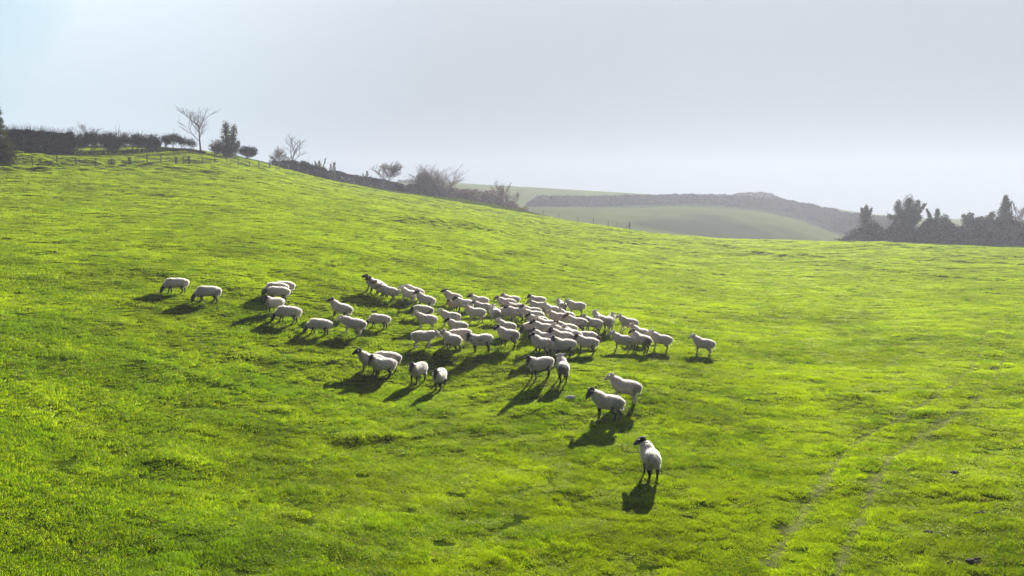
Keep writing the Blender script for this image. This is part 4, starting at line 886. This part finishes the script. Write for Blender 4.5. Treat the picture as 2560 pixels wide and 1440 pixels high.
FP = [(10, 20), (37.5, 24), (91, 24), (152, 22), (199, 21), (248, 21), (288, 20), (293, 20), (331, 20), (335, 20), (376, 20), (410, 20), (446, 18), (450, 18), (466, 18), (480, 20), (512, 16), (543, 17), (573, 16), (601, 14), (629, 14), (652, 14), (679, 16), (704, 13), (726, 13), (749, 12), (772, 11), (796, 11), (820, 10), (842, 10), (864, 11), (907, 11), (945, 11), (991, 10)]
def FD(px): return float(np.interp(px, [0, 300, 500, 640, 720, 800, 1000], [86, 101, 110, 127, 141, 154, 166]))
fence('stock_fence', [(p, FD(p), max(1.0, h*FD(p)/F), .12 if p in (480, 679, 331) else .08, (-1.1 if p == 480 else 0)) for p, h in FP], 'long post and wire fence following the top of the field on the left')
fence('stock_fence', [(1320, 166, 1.1, .05, 0), (1357, 161, 1.1, .05, 0), (1397, 156, 1.15, .055, 0), (1444.5, 150, 1.2, .055, 0), (1483, 146, 1.2, .055, 0), (1519.5, 142, 1.2, .055, 0), (1541, 140, 1.1, .035, 0), (1573, 137.5, 1.55, .11, -1.3)],
      'short wire fence with a braced corner post, standing against the pale far field')

# ---------------------------------------------------------------- small things on the grass
M_SOIL = bark_mat('dark_soil', (.018, .013, .010), (.05, .036, .025), 14.); M_STONE = bark_mat('pale_stone', (.70, .69, .65), (.38, .37, .33), 9.)
def lump_obj(name, px, py, w, h, seed, mat, label, cat, group=None, nl=5):
    g = np.random.default_rng(seed); x, y = hit(px, py); z = gz(x, y); parts = []
    for i in range(nl):
        c = Vector((g.normal()*w*.28, g.normal()*w*.2, h*.25)); r = w*g.uniform(.18, .36); parts.append(tube([c-Vector((r*.5, 0, 0)), c+Vector((r*.5, 0, h*.1))], [(r*.8, h*g.uniform(.35, .7))]*2, 10))
    me = fuse(parts, w*.035, 2); me.materials.append(mat); co = np.empty(len(me.vertices)*3, dtype=np.float32); me.vertices.foreach_get('co', co); co = co.reshape(-1, 3)
    no = np.array([v.normal[:] for v in me.vertices]); k = gnoise(co[:, 0]*28+co[:, 2]*15, co[:, 1]*28-co[:, 2]*12, seed)*w*.05; me.vertices.foreach_set('co', (co+no*k[:, None]).astype(np.float32).ravel())
    o = bpy.data.objects.new(name, me); COL.objects.link(o); o.location = (x, y, z-.01); tag(o, label, cat, group); return o
lump_obj('stone', 1425, 1005, .30, .15, 1, M_STONE, 'small pale stone lying on the grass, left of the pair in front', 'stone', nl=6)
mg = 'dark soil clods on the right foreground'
for i, (px, py, w, l) in enumerate([(2388, 1192, .26, 'clod of dark soil, upper of the right foreground clods'), (2386, 1172, .13, 'tiny dark soil clod just above a larger one'), (2444, 1284, .22, 'dark soil clod halfway down at the right'),
    (2437, 1248, .10, 'small dark soil clod above the halfway one'), (2322, 1337, .15, 'small flat soil clod nearest the wheel ruts'), (2430, 1414, .30, 'biggest dark soil clod, near the lower right corner'),
    (2376, 1410, .17, 'soil clod just left of the biggest one'), (1744, 1362, .22, 'single dark soil clod at the bottom, below the nearest sheep')]):
    lump_obj('soil_clod', px, py, w*.8, w*.26, 20+i, M_SOIL, l, 'soil clod', mg)
# ---------------------------------------------------------------- haze
HB = 672.0
hz0 = float(min(o.matrix_world.translation.z+min(v.co.z for v in o.data.vertices) for o in SC.objects if o.name in ('pasture', 'hills')))-1.0
hz1 = 75.0
v = [(-HB, -HB, hz0), (HB, -HB, hz0), (HB, HB, hz0), (-HB, HB, hz0), (-HB, -HB, hz1), (HB, -HB, hz1), (HB, HB, hz1), (-HB, HB, hz1)]
m, nt = newmat('haze_air'); o = N(nt, 'ShaderNodeOutputMaterial'); pv = N(nt, 'ShaderNodeVolumePrincipled')
pv.inputs['Color'].default_value = (.77, .82, .98, 1); pv.inputs['Density'].default_value = HAZE; pv.inputs['Anisotropy'].default_value = .33
lk(nt, pv.outputs[0], o.inputs['Volume'])
hz = mesh_obj('haze', v, [(0, 3, 2, 1), (4, 5, 6, 7), (0, 1, 5, 4), (1, 2, 6, 5), (2, 3, 7, 6), (3, 0, 4, 7)], m)
tag(hz, kind='stuff')
